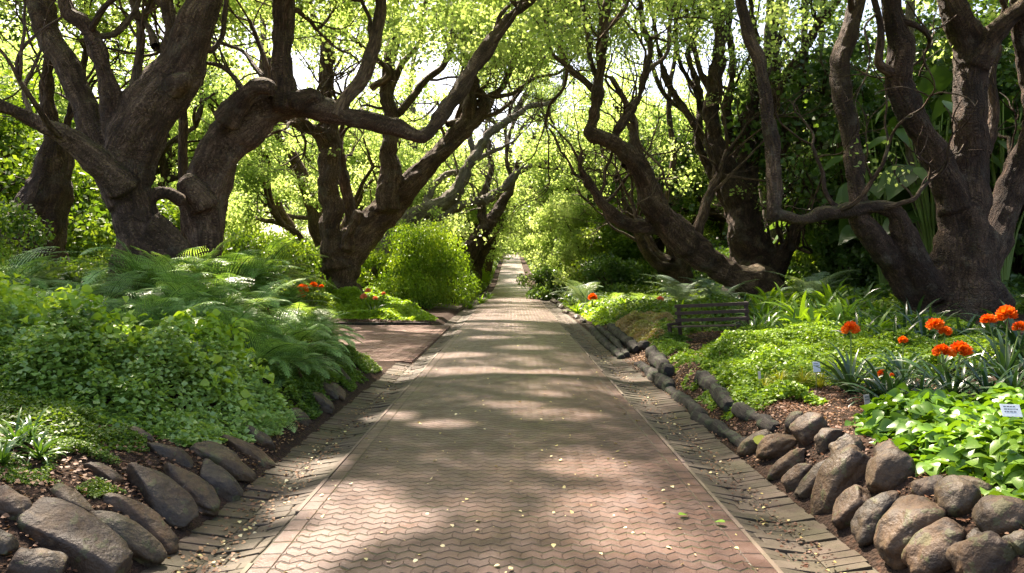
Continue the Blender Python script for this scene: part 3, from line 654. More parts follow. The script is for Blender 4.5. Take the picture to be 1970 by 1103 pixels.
R3 = [
 ('trunk', [(1842, 670, 118), (1845, 610, 92), (1848, 555, 72), (1852, 500, 58), (1857, 430, 47), (1863, 350, 38), (1866, 280, 33), (1868, 200, 31), (1869, 130, 33), (1862, 75, 30), (1842, 25, 26), (1825, -30, 22), (1800, -100, 19)], 0, -.3),
 ('limb', [(1875, 130, 30), (1900, 82, 23), (1935, 45, 20), (1972, 12, 18), (2030, -40, 15)], -.3, -1.2),
 ('limb', [(1800, 560, 36), (1772, 525, 30), (1748, 480, 25), (1735, 440, 21), (1718, 405, 17), (1680, 398, 14), (1640, 405, 14), (1590, 411, 13), (1540, 420, 12), (1505, 414, 13), (1484, 412, 13)], -.3, -1.8),
 ('limb', [(1655, 402, 17), (1645, 330, 18), (1633, 245, 19), (1620, 185, 19), (1616, 125, 19), (1630, 62, 17), (1650, 0, 15), (1662, -80, 13)], -1.0, .3),
 ('limb', [(1840, 400, 34), (1803, 310, 27), (1768, 245, 25), (1742, 198, 27), (1726, 150, 26), (1734, 100, 24), (1722, 50, 20), (1714, 0, 19), (1708, -80, 16)], -.2, -1.6),
 ('limb', [(1870, 540, 50), (1910, 460, 32), (1940, 380, 28), (1965, 310, 24), (2010, 230, 20), (2080, 160, 15)], 0, .6),
 ('limb', [(1965, 330, 20), (1985, 240, 17), (1975, 140, 17), (1962, 60, 17), (1960, -60, 14)], .3, -.6),
 ('limb', [(1484, 425, 10), (1490, 395, 14), (1490, 350, 15), (1487, 300, 15), (1480, 250, 14), (1474, 190, 13), (1460, 120, 12), (1438, 60, 12), (1424, 0, 11), (1410, -90, 10)], -1.8, -1.0),
 ('root', [(1800, 600, 40), (1762, 560, 32), (1718, 505, 27), (1684, 462, 24), (1660, 432, 20), (1648, 404, 15)], .3, -1.05),
 ('branch', [(1890, 300, 16), (1910, 220, 12), (1905, 150, 10), (1920, 90, 8)], .4, 1.0),
 ('branch', [(1715, 140, 10), (1690, 120, 9), (1695, 60, 7), (1680, -10, 6)], -1.2, -1.6),
]
LB = [
 ('trunk', [(40, 590, 110), (55, 500, 72), (75, 430, 52), (92, 350, 38), (97, 270, 20), (92, 200, 14), (92, 130, 12), (85, 50, 10), (70, -60, 9)], 0, 0),
 ('limb', [(60, 480, 40), (20, 440, 34), (-30, 430, 30), (-90, 380, 24)], 0, -.5),
 ('limb', [(100, 380, 22), (125, 320, 14), (128, 250, 9), (150, 170, 8), (165, 80, 6), (160, -20, 6)], 0, 1),
]
hand_tree("camphor_tree", "massive camphor tree at far left with knotted trunk split into thick upright limbs", 14.0, L1, M['bark'], 11, sprigs=1.0, top=roof(-7.5, 15.5, 6.5, 8, 620, thr=-.5))
hand_tree("camphor_tree", "camphor tree whose trunk arches over into one long horizontal limb", 15.0, L2, M['bark'], 12, sprigs=1.0, top=roof(-1.5, 17.5, 6.5, 9, 800, thr=-.6))
hand_tree("camphor_tree", "camphor tree at corner of the brick side path with forked leaning limbs", 29.0, L3, M['bark'], 13, sprigs=2.0, lowleaf=10.5, top=roof(-6, 28, 8, 7, 330, 10, 15, 40, .17, thr=-.2))
hand_tree("camphor_tree", "grey camphor tree behind the round bush sending long thin limbs over the path", 43.0, L4, M['bark_pale'], 14, sprigs=3.2, lowleaf=13, top=roof(-9, 44, 7, 8, 170, 11, 17, 36, .2))
hand_tree("camphor_tree", "camphor tree with a low limb sweeping left then straight up beside the path", 27.0, R1, M['bark'], 15, sprigs=2.0, lowleaf=10.5, top=roof(5, 23, 7, 5, 190, 10.5, 15, 40, .17))
hand_tree("camphor_tree", "small crooked camphor tree behind the low sweeping limb on the right", 34.0, R1b, M['bark_dark'], 16, sprigs=1.2)
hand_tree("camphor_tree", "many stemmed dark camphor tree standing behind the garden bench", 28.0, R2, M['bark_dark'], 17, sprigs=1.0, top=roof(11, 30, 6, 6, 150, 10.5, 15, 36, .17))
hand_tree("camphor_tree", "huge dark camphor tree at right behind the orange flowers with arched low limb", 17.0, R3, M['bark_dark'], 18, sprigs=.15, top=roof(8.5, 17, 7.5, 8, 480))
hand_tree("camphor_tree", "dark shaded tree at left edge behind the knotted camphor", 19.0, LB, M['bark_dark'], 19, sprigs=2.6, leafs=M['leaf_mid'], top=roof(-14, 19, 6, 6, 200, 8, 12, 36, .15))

LF = [[('trunk', [(868, 585, 24), (895, 505, 17), (932, 440, 14), (966, 390, 10), (990, 340, 7), (1012, 282, 5), (1050, 240, 4)], 0, 3), ('limb', [(930, 445, 10), (925, 390, 8), (945, 320, 6), (935, 250, 5), (955, 160, 4), (950, 60, 4)], 0, 2), ('branch', [(985, 350, 5), (975, 290, 4), (995, 220, 4), (1030, 160, 3)], 2, 4)],
 [('trunk', [(900, 570, 18), (925, 485, 14), (955, 430, 11), (975, 380, 8), (985, 320, 6), (972, 250, 5), (992, 180, 4), (1002, 100, 3)], 0, 3), ('branch', [(980, 340, 5), (1010, 300, 4), (1035, 240, 3), (1040, 170, 3)], 2, 4)],
 [('trunk', [(925, 562, 14), (945, 475, 11), (968, 425, 8), (985, 372, 6), (1012, 330, 4), (1045, 300, 3)], 0, 3), ('branch', [(975, 400, 5), (968, 340, 4), (985, 280, 3), (1015, 230, 3)], 1, 2)]]
for k_, (l_, d_) in enumerate(((LF[0], 52), (LF[1], 62), (LF[2], 74))):
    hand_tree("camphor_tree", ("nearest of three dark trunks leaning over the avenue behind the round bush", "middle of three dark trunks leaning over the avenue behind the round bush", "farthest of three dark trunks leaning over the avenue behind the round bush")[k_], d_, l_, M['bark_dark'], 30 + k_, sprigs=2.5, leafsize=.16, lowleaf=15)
# ---------------------------------------------------------------- generic avenue / woodland trees
def tree_proto(seed, lean, nl, H, leafm, barkm, cs=.2, per=40, lvl=3, low=.9, spread=.55):
    rg = np.random.default_rng(seed); root = thing("woodland_tree", "x", "tree")
    br = []; tips = []
    r0 = H * .045
    P = [np.zeros(3) - [0, 0, .4], np.array([0, 0, .3]), np.array([lean * .3, rg.normal(0, .1), low]), np.array([lean * .7, rg.normal(0, .2), low * 1.8])]
    A, B = catmull(P, [r0 * 1.5, r0 * 1.15, r0 * .95, r0 * .7], .25); mb = MB(); tube(mb, A, B, 16, .12, .5, .06, True, seed)
    for k in range(nl):
        a = k / nl * 6.28 + rg.uniform(-.5, .5); d = np.array([math.cos(a) * spread + lean * .45, math.sin(a) * spread, 1.0])
        grow(np.array([lean * .5, 0, low * rg.uniform(1.0, 1.6)]), d, H * .36, r0 * rg.uniform(.42, .6), lvl, br, tips, rg, .28, .42, (2, 3), .70)
    for P, rr, lv in br:
        A, B = catmull(P, rr, .3 if lv > 1 else .5); tube(mb, A, B, (5, 6, 8, 10)[min(lv, 3)], .1 if lv > 1 else 0, .5)
    mb.obj("trunk", barkm, root)
    T = np.array([t for t, l in tips if l < 2]); mb = MB()
    T = T[rg.random(len(T)) < .95]
    T = T + rg.normal(0, .25, T.shape)
    clump(mb, T, rg.uniform(.5, 1.1, len(T)), per, cs, rg, .6)
    mb.obj("crown", leafm, root)
    print("proto", seed, len(T), mb.n); return root
protos = [tree_proto(101, 1.2, 4, 12, M['leaf'], M['bark_dark'], .165, 84), tree_proto(102, 2.0, 3, 12, M['leaf'], M['bark'], .165, 90), tree_proto(103, .5, 4, 13, M['leaf'], M['bark_dark'], .165, 84)]
dark_protos = [tree_proto(104, .3, 4, 10, M['leaf_dark'], M['bark_dark'], .22, 50, spread=.5), tree_proto(105, .2, 5, 8, M['leaf_mid'], M['bark_dark'], .18, 50, 3, .5, .9)]
used = set()
def place(proto, x, y, s, rz, label, group, zs=1.0):
    o = proto if proto.name not in used else copy_tree(proto)
    used.add(proto.name); used.add(o.name)
    o.location = (x, y, float(terr(x, y)) - .05); o.scale = (s, s, s * zs); o.rotation_euler = (0, 0, rz)
    tag(o, label, "tree", group); return o
rg = np.random.default_rng(5)
LA = "distant camphor tree leaning over the left side of the avenue"; LAg = "far camphor trees on the left of the avenue"
RA = "distant camphor tree arching over the right side of the avenue"; RAg = "far camphor trees on the right of the avenue"
yy = 50.
while yy < 165:
    place(protos[rg.integers(0, 3)], -6.2 - rg.uniform(0, 1), yy, rg.uniform(.95, 1.2), rg.uniform(-.4, .4), LA, LAg)
    place(protos[rg.integers(0, 3)], 6.8 + rg.uniform(0, 1), yy - 6 + rg.uniform(0, 3), rg.uniform(.95, 1.2), math.pi + rg.uniform(-.4, .4), RA, RAg)
    yy += 9.5 + yy * .03
for (x, y, s) in ((-11, 40, .9), (-17, 33, .95), (-22, 42, 1.1), (-15, 53, 1.1), (-27, 58, 1.2), (-14, 68, 1.1), (-32, 76, 1.3), (-20, 86, 1.3), (-24, 27, 1.0), (-34, 40, 1.2), (-42, 60, 1.4), (-15, 105, 1.3), (-40, 100, 1.6)):
    place(protos[rg.integers(0, 3)], x, y, s, rg.uniform(0, 6.28), "sunlit bright green tree in the woodland left of the avenue", "woodland trees left of the avenue")
for (x, y, s) in ((13, 46, 1.0), (11, 56, 1.05), (9, 49, .8), (16, 52, 1.0), (20, 60, 1.2), (14, 74, 1.2), (26, 80, 1.4), (13, 95, 1.3), (26, 50, 1.2), (35, 66, 1.4)):
    place(protos[rg.integers(0, 3)], x, y, s, rg.uniform(0, 6.28), "sunlit bright green tree in the woodland right of the avenue", "woodland trees right of the avenue")
for (x, y, s) in ((-19.5, 25, .85), (-22, 31, .9), (-29, 34, 1.0), (-30, 27, 1.0)):
    place(dark_protos[1], x, y, s * 1.25, rg.uniform(0, 6.28), "green leafy tree crowding behind the knotted camphor", "leafy trees behind the big left trunks")
for (x, y, s) in ((-36, 52, 1.7), (-28, 70, 1.7), (-12, 60, 1.2), (-22, 100, 1.8), (-10, 85, 1.3), (-50, 80, 2.0)):
    place(protos[rg.integers(0, 3)], x, y, s, rg.uniform(0, 6.28), "sunlit bright green tree in the woodland left of the avenue", "woodland trees left of the avenue")
for (x, y, s) in ((18, 70, 1.5), (30, 60, 1.7), (11, 80, 1.2), (22, 110, 1.9), (44, 90, 2.0), (38, 50, 1.6)):
    place(protos[rg.integers(0, 3)], x, y, s, rg.uniform(0, 6.28), "sunlit bright green tree in the woodland right of the avenue", "woodland trees right of the avenue")
for (x, y, s) in ((-5, 240, 2.0), (5, 250, 2.1), (-9, 188, 1.4), (11, 192, 1.5), (0, 225, 1.9), (-18, 200, 1.8), (20, 205, 1.8)):
    place(protos[rg.integers(0, 3)], x, y, s, rg.uniform(0, 6.28), "tree closing the view at the far end of the avenue", "trees at the far end of the avenue")
for (x, y, s) in ((14.5, 24, .9), (13.5, 31, 1.1), (19, 22, 1.2), (16, 42, 1.3), (29, 30, 1.5), (18, 27, 1.0), (18, 34, 1.0), (23, 34, 1.2), (24, 26, 1.2), (19, 42, 1.2), (28, 38, 1.3)):
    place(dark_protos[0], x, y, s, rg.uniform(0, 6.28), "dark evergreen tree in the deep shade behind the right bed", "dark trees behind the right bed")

# ---------------------------------------------------------------- shrubs
def shrub_proto(seed, leafm, size=.09, n=46, per=170, name="shrub", stems=7, upb=.5, tall=1.0):
    rg = np.random.default_rng(seed); root = thing(name, "x", "shrub"); mb = MB()
    a = rg.uniform(0, 6.28, n); q = rg.random(n) ** .5; z = rg.random(n)
    c = np.stack([np.cos(a) * q * np.sqrt(1 - (z * .9) ** 2) * .85, np.sin(a) * q * np.sqrt(1 - (z * .9) ** 2) * .85, z * .85 + .12], 1)
    c[:, 2] *= tall; c[:, :2] *= 1 + .12 * rg.normal(0, 1, (n, 1)) * (tall > 1)
    clump(mb, c, rg.uniform(.14, .30, n), per, size, rg, .8, upb=upb); mb.obj("foliage", leafm, root)
    mb = MB()
    for k in range(stems):
        e = c[rg.integers(0, n)]; A, B = catmull([[0, 0, -.1], e * [.3, .3, .5] + rg.normal(0, .05, 3), e], [.03, .02, .008], .1); tube(mb, A, B, 6)
    mb.obj("stems", M['bark_dark'], root); return root
SP = {'mid': shrub_proto(201, M['leaf_mid'], .045, 50, 260), 'lime': shrub_proto(202, M['leaf_lime'], .05, 46, 220), 'dark': shrub_proto(203, M['leaf_dark'], .07, 46, 190), 'bright': shrub_proto(204, M['leaf'], .055, 46, 220), 'round': shrub_proto(206, M['bush'], .034, 110, 260)}
for k_, m_ in (('mid', 'leaf_mid'), ('dark', 'leaf_dark'), ('bright', 'leaf'), ('lime', 'leaf_lime')): SP[k_ + '_tall'] = shrub_proto(210 + len(k_), M[m_], .06, 95, 190, tall=2.4)
def shrub(kind, x, y, rxy, rz, label, group=None, dz=0):
    tl = rz / rxy > 1.65; rz = rz / 2.4 if tl else rz
    p = SP[kind + ('_tall' if tl else '')]; o = p if p.name not in used else copy_tree(p); used.add(p.name); used.add(o.name)
    o.location = (x, y, float(terr(x, y)) - .05 + dz); o.scale = (rxy, rxy, rz); o.rotation_euler = (0, 0, rg.uniform(0, 6.28)); tag(o, label, "shrub", group); return o
c = G(815, 590)
shrub('round', -4.1, 33.5, 2.6, 3.5, "large rounded green bush beside the avenue past the side path")
shrub('mid', -2.9, 37, 1.6, 2.2, "smaller bush joined to right side of the large rounded bush")
for (px, d, r_, h_, k, lab) in (
    (470, 24, 1.9, 2.9, 'mid', "bush between the arching trunk and the corner tree, left one"), (545, 27, 2.0, 2.7, 'mid', "bush between the arching trunk and the corner tree, right one"),
    (590, 31, 1.6, 2.2, 'lime', "yellow green bush just left of the corner tree"), (430, 20, 1.3, 1.9, 'lime', "yellow green bush behind base of arching trunk"),
    (160, 17, 1.7, 2.0, 'mid', "glossy bush under the left horizontal limb"), (60, 24, 2.6, 3.5, 'mid', "tall bush behind dark tree at left edge"),
    (720, 42, 2.5, 2.4, 'lime', "low sunny bush behind left of the round bush"), (330, 24, 2.2, 4.2, 'mid', "tall bush seen between the two big left trunks"),
    (200, 30, 3.5, 5.0, 'bright', "bright tall bush deep behind the knotted camphor"), (-20, 13, 1.5, 1.8, 'mid', "bush at the left picture edge behind ferns")):
    x = (px - CX) / F * d; shrub(k, x, d, r_, h_, lab)
gl = "leafy bushes along the left woodland floor"
for k in range(26):
    y = rg.uniform(34, 100); x = -rg.uniform(7, 30) * (1 + y / 150); shrub(('mid', 'bright', 'lime', 'bright')[k % 4], x, y, rg.uniform(2, 4.5), rg.uniform(2.5, 6), "leafy bush on the woodland floor left of the avenue", gl)
gl = "bushes edging the far left of the avenue"
for y in (44, 50, 57, 65, 74, 84, 96, 110, 128, 150): shrub(('mid', 'bright', 'lime')[int(y) % 3], -3.4 - rg.uniform(0, 1.2) - (y > 80) * .8, y, rg.uniform(1.2, 1.9), rg.uniform(1.4, 2.6), "low bush edging the far left of the avenue", gl)
gl = "bushes edging the far right of the avenue"
for y in (47, 52, 58, 65, 73, 82, 94, 108, 126, 148): shrub(('bright', 'lime', 'mid')[int(y) % 3], 3.9 + rg.uniform(.2, 1.4) + (y > 80) * .6, y, rg.uniform(1.3, 2.1), rg.uniform(2.0, 4.2), "bush edging the far right of the avenue", gl)
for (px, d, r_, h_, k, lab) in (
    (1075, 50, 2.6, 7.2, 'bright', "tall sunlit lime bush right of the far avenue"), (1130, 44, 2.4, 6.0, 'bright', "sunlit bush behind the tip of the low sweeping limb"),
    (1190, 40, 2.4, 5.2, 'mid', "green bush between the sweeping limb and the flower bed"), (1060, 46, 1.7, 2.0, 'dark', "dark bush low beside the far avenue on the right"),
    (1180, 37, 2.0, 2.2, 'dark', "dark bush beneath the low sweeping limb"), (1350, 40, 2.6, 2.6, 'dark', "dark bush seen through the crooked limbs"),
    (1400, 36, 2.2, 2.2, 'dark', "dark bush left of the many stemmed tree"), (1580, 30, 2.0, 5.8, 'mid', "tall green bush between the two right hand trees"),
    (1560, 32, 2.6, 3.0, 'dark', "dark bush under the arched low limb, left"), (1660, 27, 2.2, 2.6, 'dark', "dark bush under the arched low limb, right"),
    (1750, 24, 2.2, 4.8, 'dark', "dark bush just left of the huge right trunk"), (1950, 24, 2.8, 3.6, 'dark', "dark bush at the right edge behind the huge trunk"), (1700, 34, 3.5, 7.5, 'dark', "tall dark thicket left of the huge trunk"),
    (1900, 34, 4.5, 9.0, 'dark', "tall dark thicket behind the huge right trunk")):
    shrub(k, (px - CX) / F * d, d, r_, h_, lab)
for (x, y, r_, h_) in ((-5, 187, 4, 5), (0, 192, 4, 4.6), (5, 187, 4, 5), (-9, 182, 4, 6), (9, 182, 4, 6)): shrub('bright', x, y, r_, h_, "sunlit bush closing the far end of the avenue", "bushes at the far end of the avenue")
gl = "dark understorey bushes of the right woodland"
for k in range(16):
    y = rg.uniform(32, 70); x = rg.uniform(9, 30) * (1 + y / 200); shrub(('dark', 'dark', 'mid')[k % 3], x, y, rg.uniform(2.5, 4), rg.uniform(3, 7), "understorey bush in the shade of the right woodland", gl)

# ---------------------------------------------------------------- ferns
def frond(mb, rg, L, az, el, droop=1.3, npin=24, wid=.30, tmpl=RHQ, mi=0, fine=10):
    t = np.linspace(0, 1, npin + 5); ang = el - droop * t ** 1.3; d = np.array([math.cos(az), math.sin(az)])
    step = L / len(t); rr = np.cumsum(np.cos(ang)) * step; zz = np.cumsum(np.sin(ang)) * step
    side_b = rg.normal(0, .12); Pc = np.stack([d[0] * rr - d[1] * side_b * rr ** 2, d[1] * rr + d[0] * side_b * rr ** 2, zz], 1)
    T = unit(np.gradient(Pc, axis=0)); S = unit(np.cross(T, [0, 0, 1.0])); U = np.cross(S, T)
    A, D_, Nn, Z = [], [], [], []
    for i in range(4, len(t)):
        u = (i - 4) / npin; wl = wid * L * (math.sin(math.pi * min(1, .12 + .88 * u) ** .75) * .9 + .1) * (1 - u * .25)
        if u > .97: wl *= .4
        for sg in (-1, 1):
            pd = unit(S[i] * sg + T[i] * .45 + U[i] * .08 + rg.normal(0, .05, 3))
            for k in range(fine):
                s = (k + .5) / fine; p = Pc[i] + pd * wl * s + np.array([0, 0, -.25 * wl * s * s])
                for s2 in (-1, 1):
                    A.append(p); D_.append(T[i] * s2 * .9 + pd * .55); Nn.append(U[i] + rg.normal(0, .12, 3)); Z.append(.07 * L * wid * (1 - s * .7) + .006)
    leaves(mb, np.array(A), np.array(D_), np.array(Nn), np.array(Z), tmpl, mi, rg.random())
    tube(mb, Pc, np.linspace(.008, .002, len(Pc)) * L, 4)
def fern_proto(seed, n, L, el=(.5, 1.35), droop=1.5, mat=None, dead=7, fine=7, npin=22):
    rg = np.random.default_rng(seed); root = thing("fern", "x", "fern"); mb = MB()
    for k in range(n): frond(mb, rg, L * rg.uniform(.7, 1.15), k * 2.4 + rg.uniform(-.3, .3), rg.uniform(*el), droop * rg.uniform(.7, 1.2), npin=npin, fine=fine)
    mb.obj("fronds", mat or M['fern'], root)
    if dead:
        mb = MB()
        for k in range(dead): frond(mb, rg, L * rg.uniform(.5, .8), rg.uniform(0, 6.28), rg.uniform(-.1, .4), 1.9, npin=16, fine=4, wid=.2)
        for k in range(30):
            a = rg.uniform(0, 6.28); A, B = catmull([[.05 * math.cos(a), .05 * math.sin(a), 0], [.2 * math.cos(a), .2 * math.sin(a), .3 * L], [.35 * math.cos(a), .35 * math.sin(a), .05]], [.004, .004, .003], .1); tube(mb, A, B, 4)
        mb.obj("dry_fronds", M['fern_dead'], root)
    return root
FP = [fern_proto(301, 34, 1.15), fern_proto(302, 30, 1.0, (.35, 1.2), 1.3), fern_proto(303, 26, 1.25, (.6, 1.4), 1.7)]
SMALLF = fern_proto(305, 16, .45, (.4, 1.2), 1.3, dead=0, fine=4, npin=14)
CYC = fern_proto(306, 16, 1.5, (.5, 1.3), 1.4, M['grey_leaf'], 0, 9, 30)
def put(proto, x, y, s, label, cat=None, group=None, dz=0, rz=None, tilt=(0, 0), zs=1):
    o = proto if proto.name not in used else copy_tree(proto); used.add(proto.name); used.add(o.name)
    o.location = (x, y, float(terr(x, y)) + dz); o.scale = (s, s, s * zs); o.rotation_euler = (tilt[0], tilt[1], rg.uniform(0, 6.28) if rz is None else rz); tag(o, label, cat, group); return o
fg = "ferns massed on the left bank"
# (px, py of crown centre, depth, scale)
for i, (px, py, d, s) in enumerate([(570, 660, 11.0, .9), (560, 640, 11.8, 1.0), (520, 660, 10.6, .85), (590, 640, 12.4, .85), (480, 600, 11.5, 1.1), (410, 610, 10.8, 1.0), (540, 590, 12.8, 1.0),
        (340, 560, 11.6, 1.15), (270, 550, 12.2, 1.2), (440, 550, 12.6, 1.15), (200, 580, 11.2, 1.0), (300, 610, 10.2, .9), (130, 600, 11.0, .95), (60, 590, 10.6, 1.0), (10, 560, 11.2, 1.15), (500, 540, 13.2, 1.1),
        (385, 520, 13.0, 1.1), (70, 640, 9.4, .75), (-60, 600, 10, 1.1), (590, 610, 13.2, .8), (440, 640, 9.9, .8), (-20, 640, 9.0, .8), (565, 705, 10.3, .75), (545, 715, 9.7, .7), (485, 690, 9.5, .8), (400, 670, 9.5, .8), (330, 650, 9.6, .85), (255, 640, 9.6, .8), (170, 630, 9.8, .8), (100, 620, 9.9, .8), (600, 690, 11.4, .7), (605, 650, 12.6, .8), (430, 600, 12, 1), (360, 590, 11, 1)]):
    p = W(px, py, d); gz = float(terr(p[0], p[1])); put(FP[i % 3], p[0], p[1], s, "green fern in the thick mass on the left bank", "fern", fg, dz=max(0, p[2] - gz - .20), tilt=(rg.normal(0, .12), rg.normal(0, .12)))
for i, (px, py, d) in enumerate([(500, 850, 7.2), (545, 845, 7.6), (470, 820, 7.4)]): 
    p = G(px, py - 20); put(SMALLF, p[0], p[1], .8, "small fern hanging over the left bank rocks near the drain", "fern", "small ferns over the left rocks")
p = G(30, 480)
for (px, py, s) in ((30, 560, .9), (75, 575, .7)):
    p = W(px, py, 12.5); put(CYC, p[0], p[1], s, "pale upright fern at the far left edge", "fern", "pale ferns at left edge", dz=max(0, p[2] - float(terr(p[0], p[1])) - .5))
rf = "ferns in the right bed"
for (px, py, d, s, lab) in ((1385, 590, 24, 1.1, "pale grey fern behind the bench"), (1310, 575, 27, 1.2, "feathery fern left of the bench top"), (1560, 520, 22, 1.15, "fern with long pale arching fronds under the arched limb"), (1120, 555, 34, 1.2, "pale spiky fern beside the avenue far right"),):
    x = (px - CX) / F * d; put(CYC, x, d, s, lab, "fern", dz=.25)
for (px, d, s) in ((1330, 26, 1.0), (1280, 28, 1.0), (1240, 30, 1.1), (1620, 23, .9), (1180, 33, 1.1)): put(FP[1], (px - CX) / F * d, d, s, "green fern among the plants behind the bench", "fern", rf)

# ---------------------------------------------------------------- ground covers
def cover(name, label, poly, n, size, hmax, mat, seed, tmpl=RH, nscale=.8, soft=.45, cat="ground cover", tilt=.6, hmin=.03, thr=None, bz=0, hfun=None):
    """leaves over the terrain inside a world polygon; their height follows a lumpy mound"""
    rg = np.random.default_rng(seed); poly = np.array(poly, float); lo, hi = poly.min(0), poly.max(0)
    P = rg.uniform(lo, hi, (int(n * 2.6), 2)); ins = np.zeros(len(P), bool); dist = np.full(len(P), 1e9)
    for i in range(len(poly)):
        a, b = poly[i], poly[(i + 1) % len(poly)]
        c = (a[1] > P[:, 1]) != (b[1] > P[:, 1])
        xx = a[0] + (P[:, 1] - a[1]) / (b[1] - a[1] + 1e-12) * (b[0] - a[0]); ins ^= c & (P[:, 0] < xx)
        ab = b - a; t = np.clip(((P - a) @ ab) / (ab @ ab), 0, 1); dist = np.minimum(dist, np.linalg.norm(P - a - t[:, None] * ab, axis=1))
    sd = np.where(ins, dist, -dist) + .14 * n2(P[:, 0], P[:, 1], .35, 2, seed)
    k = sd > 0
    if thr is not None: k &= n2(P[:, 0], P[:, 1], nscale, 3, seed) > thr
    P = P[k][:n]; sd = sd[k][:n]
    H = (hmin + (hmax - hmin) * smooth(sd / soft)) * (.70 + .62 * n2(P[:, 0], P[:, 1], nscale, 3, seed + 3))
    if hfun is not None: H = H * hfun(P[:, 0], P[:, 1])
    z = terr(P[:, 0], P[:, 1]) + H * (1 - rg.random(len(P)) ** 2.2 * .8) + bz
    pts = np.stack([P[:, 0], P[:, 1], z], 1)
    nr = unit(rg.normal(0, tilt, (len(P), 3)) + [0, 0, 1]); a = rg.uniform(0, 6.28, len(P)); dr = np.stack([np.cos(a), np.sin(a), rg.normal(-.1, .3, len(P))], 1)
    mb = MB(); leaves(mb, pts, dr, nr, size * rg.uniform(.6, 1.35, len(P)), tmpl)
    o = mb.obj(name, mat); tag(o, label, cat, kind="stuff"); return o
cover("ground_cover", "small leaved glossy green ground cover spilling down the left bank", [(-2.5, 8.6), (-2.6, 7.4), (-2.9, 6.4), (-3.3, 6.15), (-3.9, 6.0), (-4.9, 6.2), (-7.5, 6.6), (-7.8, 8.9), (-5, 9.0), (-3.6, 8.8)], 66000, .056, .56, M['cover'], 21, soft=.6, nscale=.42)
cover("ground_cover", "low mossy plants on the soil in front of the glossy ground cover", [(-2.9, 6.3), (-3.2, 5.5), (-3.9, 5.2), (-5.2, 5.6), (-5.6, 6.6), (-3.6, 6.6)], 16000, .028, .16, M['leaf_mid'], 22, thr=-.05, nscale=.35)
cover("ground_cover", "taller broad leaved weeds scattered through the glossy ground cover", [(-2.6, 8.4), (-2.9, 6.6), (-3.9, 6.3), (-7.2, 6.9), (-7.4, 9.0), (-4, 9.3)], 5200, .085, .74, M['leaf_lime'], 41, tmpl=OV2, thr=.22, nscale=.38, soft=.3)
cover("moss", "bright moss cushions between the left bank rocks", [(-2.75, 5.7), (-2.8, 4.9), (-3.3, 4.7), (-3.8, 5.2), (-3.3, 5.8)], 14000, .016, .10, M['leaf_mid'], 23, thr=.12, nscale=.3, cat="moss")
cover("ground_cover", "dense fine leaved light green mat spreading before the bench", [(2.95, 9.7), (3.5, 8.9), (4.3, 9.3), (5.5, 9.3), (6.4, 9.4), (8.6, 12), (9.2, 15), (6.5, 18.4), (5.6, 17), (4.4, 15.6), (3.55, 13.6), (3.05, 11.5)], 120000, .05, .38, M['cover_fine'], 24, nscale=1.0, soft=.5)
cover("ground_cover", "broad light green leaves carpeting the lower right bed", [(3.3, 6.9), (2.98, 6.0), (2.95, 5.1), (3.05, 4.6), (3.0, 4.2), (3.4, 3.8), (5, 3.8), (6.2, 5.4), (5.6, 6.7), (4.4, 7.1)], 6200, .115, .24, M['broad'], 25, tmpl=OV2, nscale=.5, soft=.25, tilt=.45)
cover("ground_cover", "pinkish flowering mound beside the avenue left of the bench", [(2.95, 20.5), (2.85, 17.8), (3.1, 16.2), (3.5, 15.8), (4.0, 18.0), (4.9, 20.5), (4.2, 23.5), (3.1, 23)], 50000, .05, .40, M['pink_leaf'], 26, nscale=.8, soft=.5)
cover("ground_cover", "green foliage around foot of the pinkish mound", [(3.1, 17.8), (3.0, 15.2), (3.4, 14.6), (3.9, 16.2), (4.6, 19.5), (5, 22), (4.3, 22)], 22000, .05, .3, M['leaf_mid'], 27, nscale=.5)
cover("grass", "bright lime green grassy bank right of the corner tree", [(-2.7, 25.2), (-6.3, 25.4), (-8.5, 28), (-8.3, 33), (-6.0, 33), (-3.8, 29.5), (-2.8, 26.6)], 70000, .09, .28, M['leaf_lime'], 28, nscale=1.2, cat="grass", hfun=lambda x, y: 1 + 2.0 * smooth((-x - 2.8) / 3.0) * smooth((y - 25) / 3))
cover("undergrowth", "mixed green undergrowth in the middle of the right bed", [(3.2, 22), (4.2, 17.6), (7, 18.6), (10, 16), (16, 18), (20, 30), (12, 42), (3.4, 44), (3.0, 32)], 130000, .10, .55, M['leaf_mid'], 29, nscale=1.5, soft=1.0, cat="undergrowth")
cover("undergrowth", "green plants edging the far right of the avenue", [(2.85, 24), (3.3, 24), (4.8, 34), (5, 90), (2.85, 90)], 60000, .11, .45, M['leaf_lime'], 30, nscale=1.5, cat="undergrowth")
cover("undergrowth", "green plants edging the far left of the avenue", [(-2.5, 38), (-4.5, 36), (-12, 45), (-10, 95), (-2.5, 95)], 90000, .13, .6, M['leaf_mid'], 31, nscale=2, cat="undergrowth")
cover("undergrowth", "green undergrowth below the left woodland", [(-7.5, 27), (-9, 16.5), (-20, 14), (-40, 40), (-40, 90), (-12, 60), (-8.6, 36)], 150000, .16, .7, M['leaf_mid'], 32, nscale=2, soft=1.5, cat="undergrowth")
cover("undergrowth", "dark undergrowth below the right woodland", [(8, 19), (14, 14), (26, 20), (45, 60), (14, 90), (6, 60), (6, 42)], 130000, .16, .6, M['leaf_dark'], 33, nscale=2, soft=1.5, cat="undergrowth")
cover("undergrowth", "low green plants filling the far left verge", [(-2.45, 39), (-4.6, 39), (-6, 180), (-2.45, 180)], 60000, .17, .5, M['leaf_mid'], 36, nscale=1.5, cat="undergrowth")
cover("undergrowth", "low green plants filling the far right verge", [(2.8, 60), (5.6, 60), (6.5, 180), (2.6, 180)], 50000, .18, .5, M['leaf_mid'], 37, nscale=1.5, cat="undergrowth")
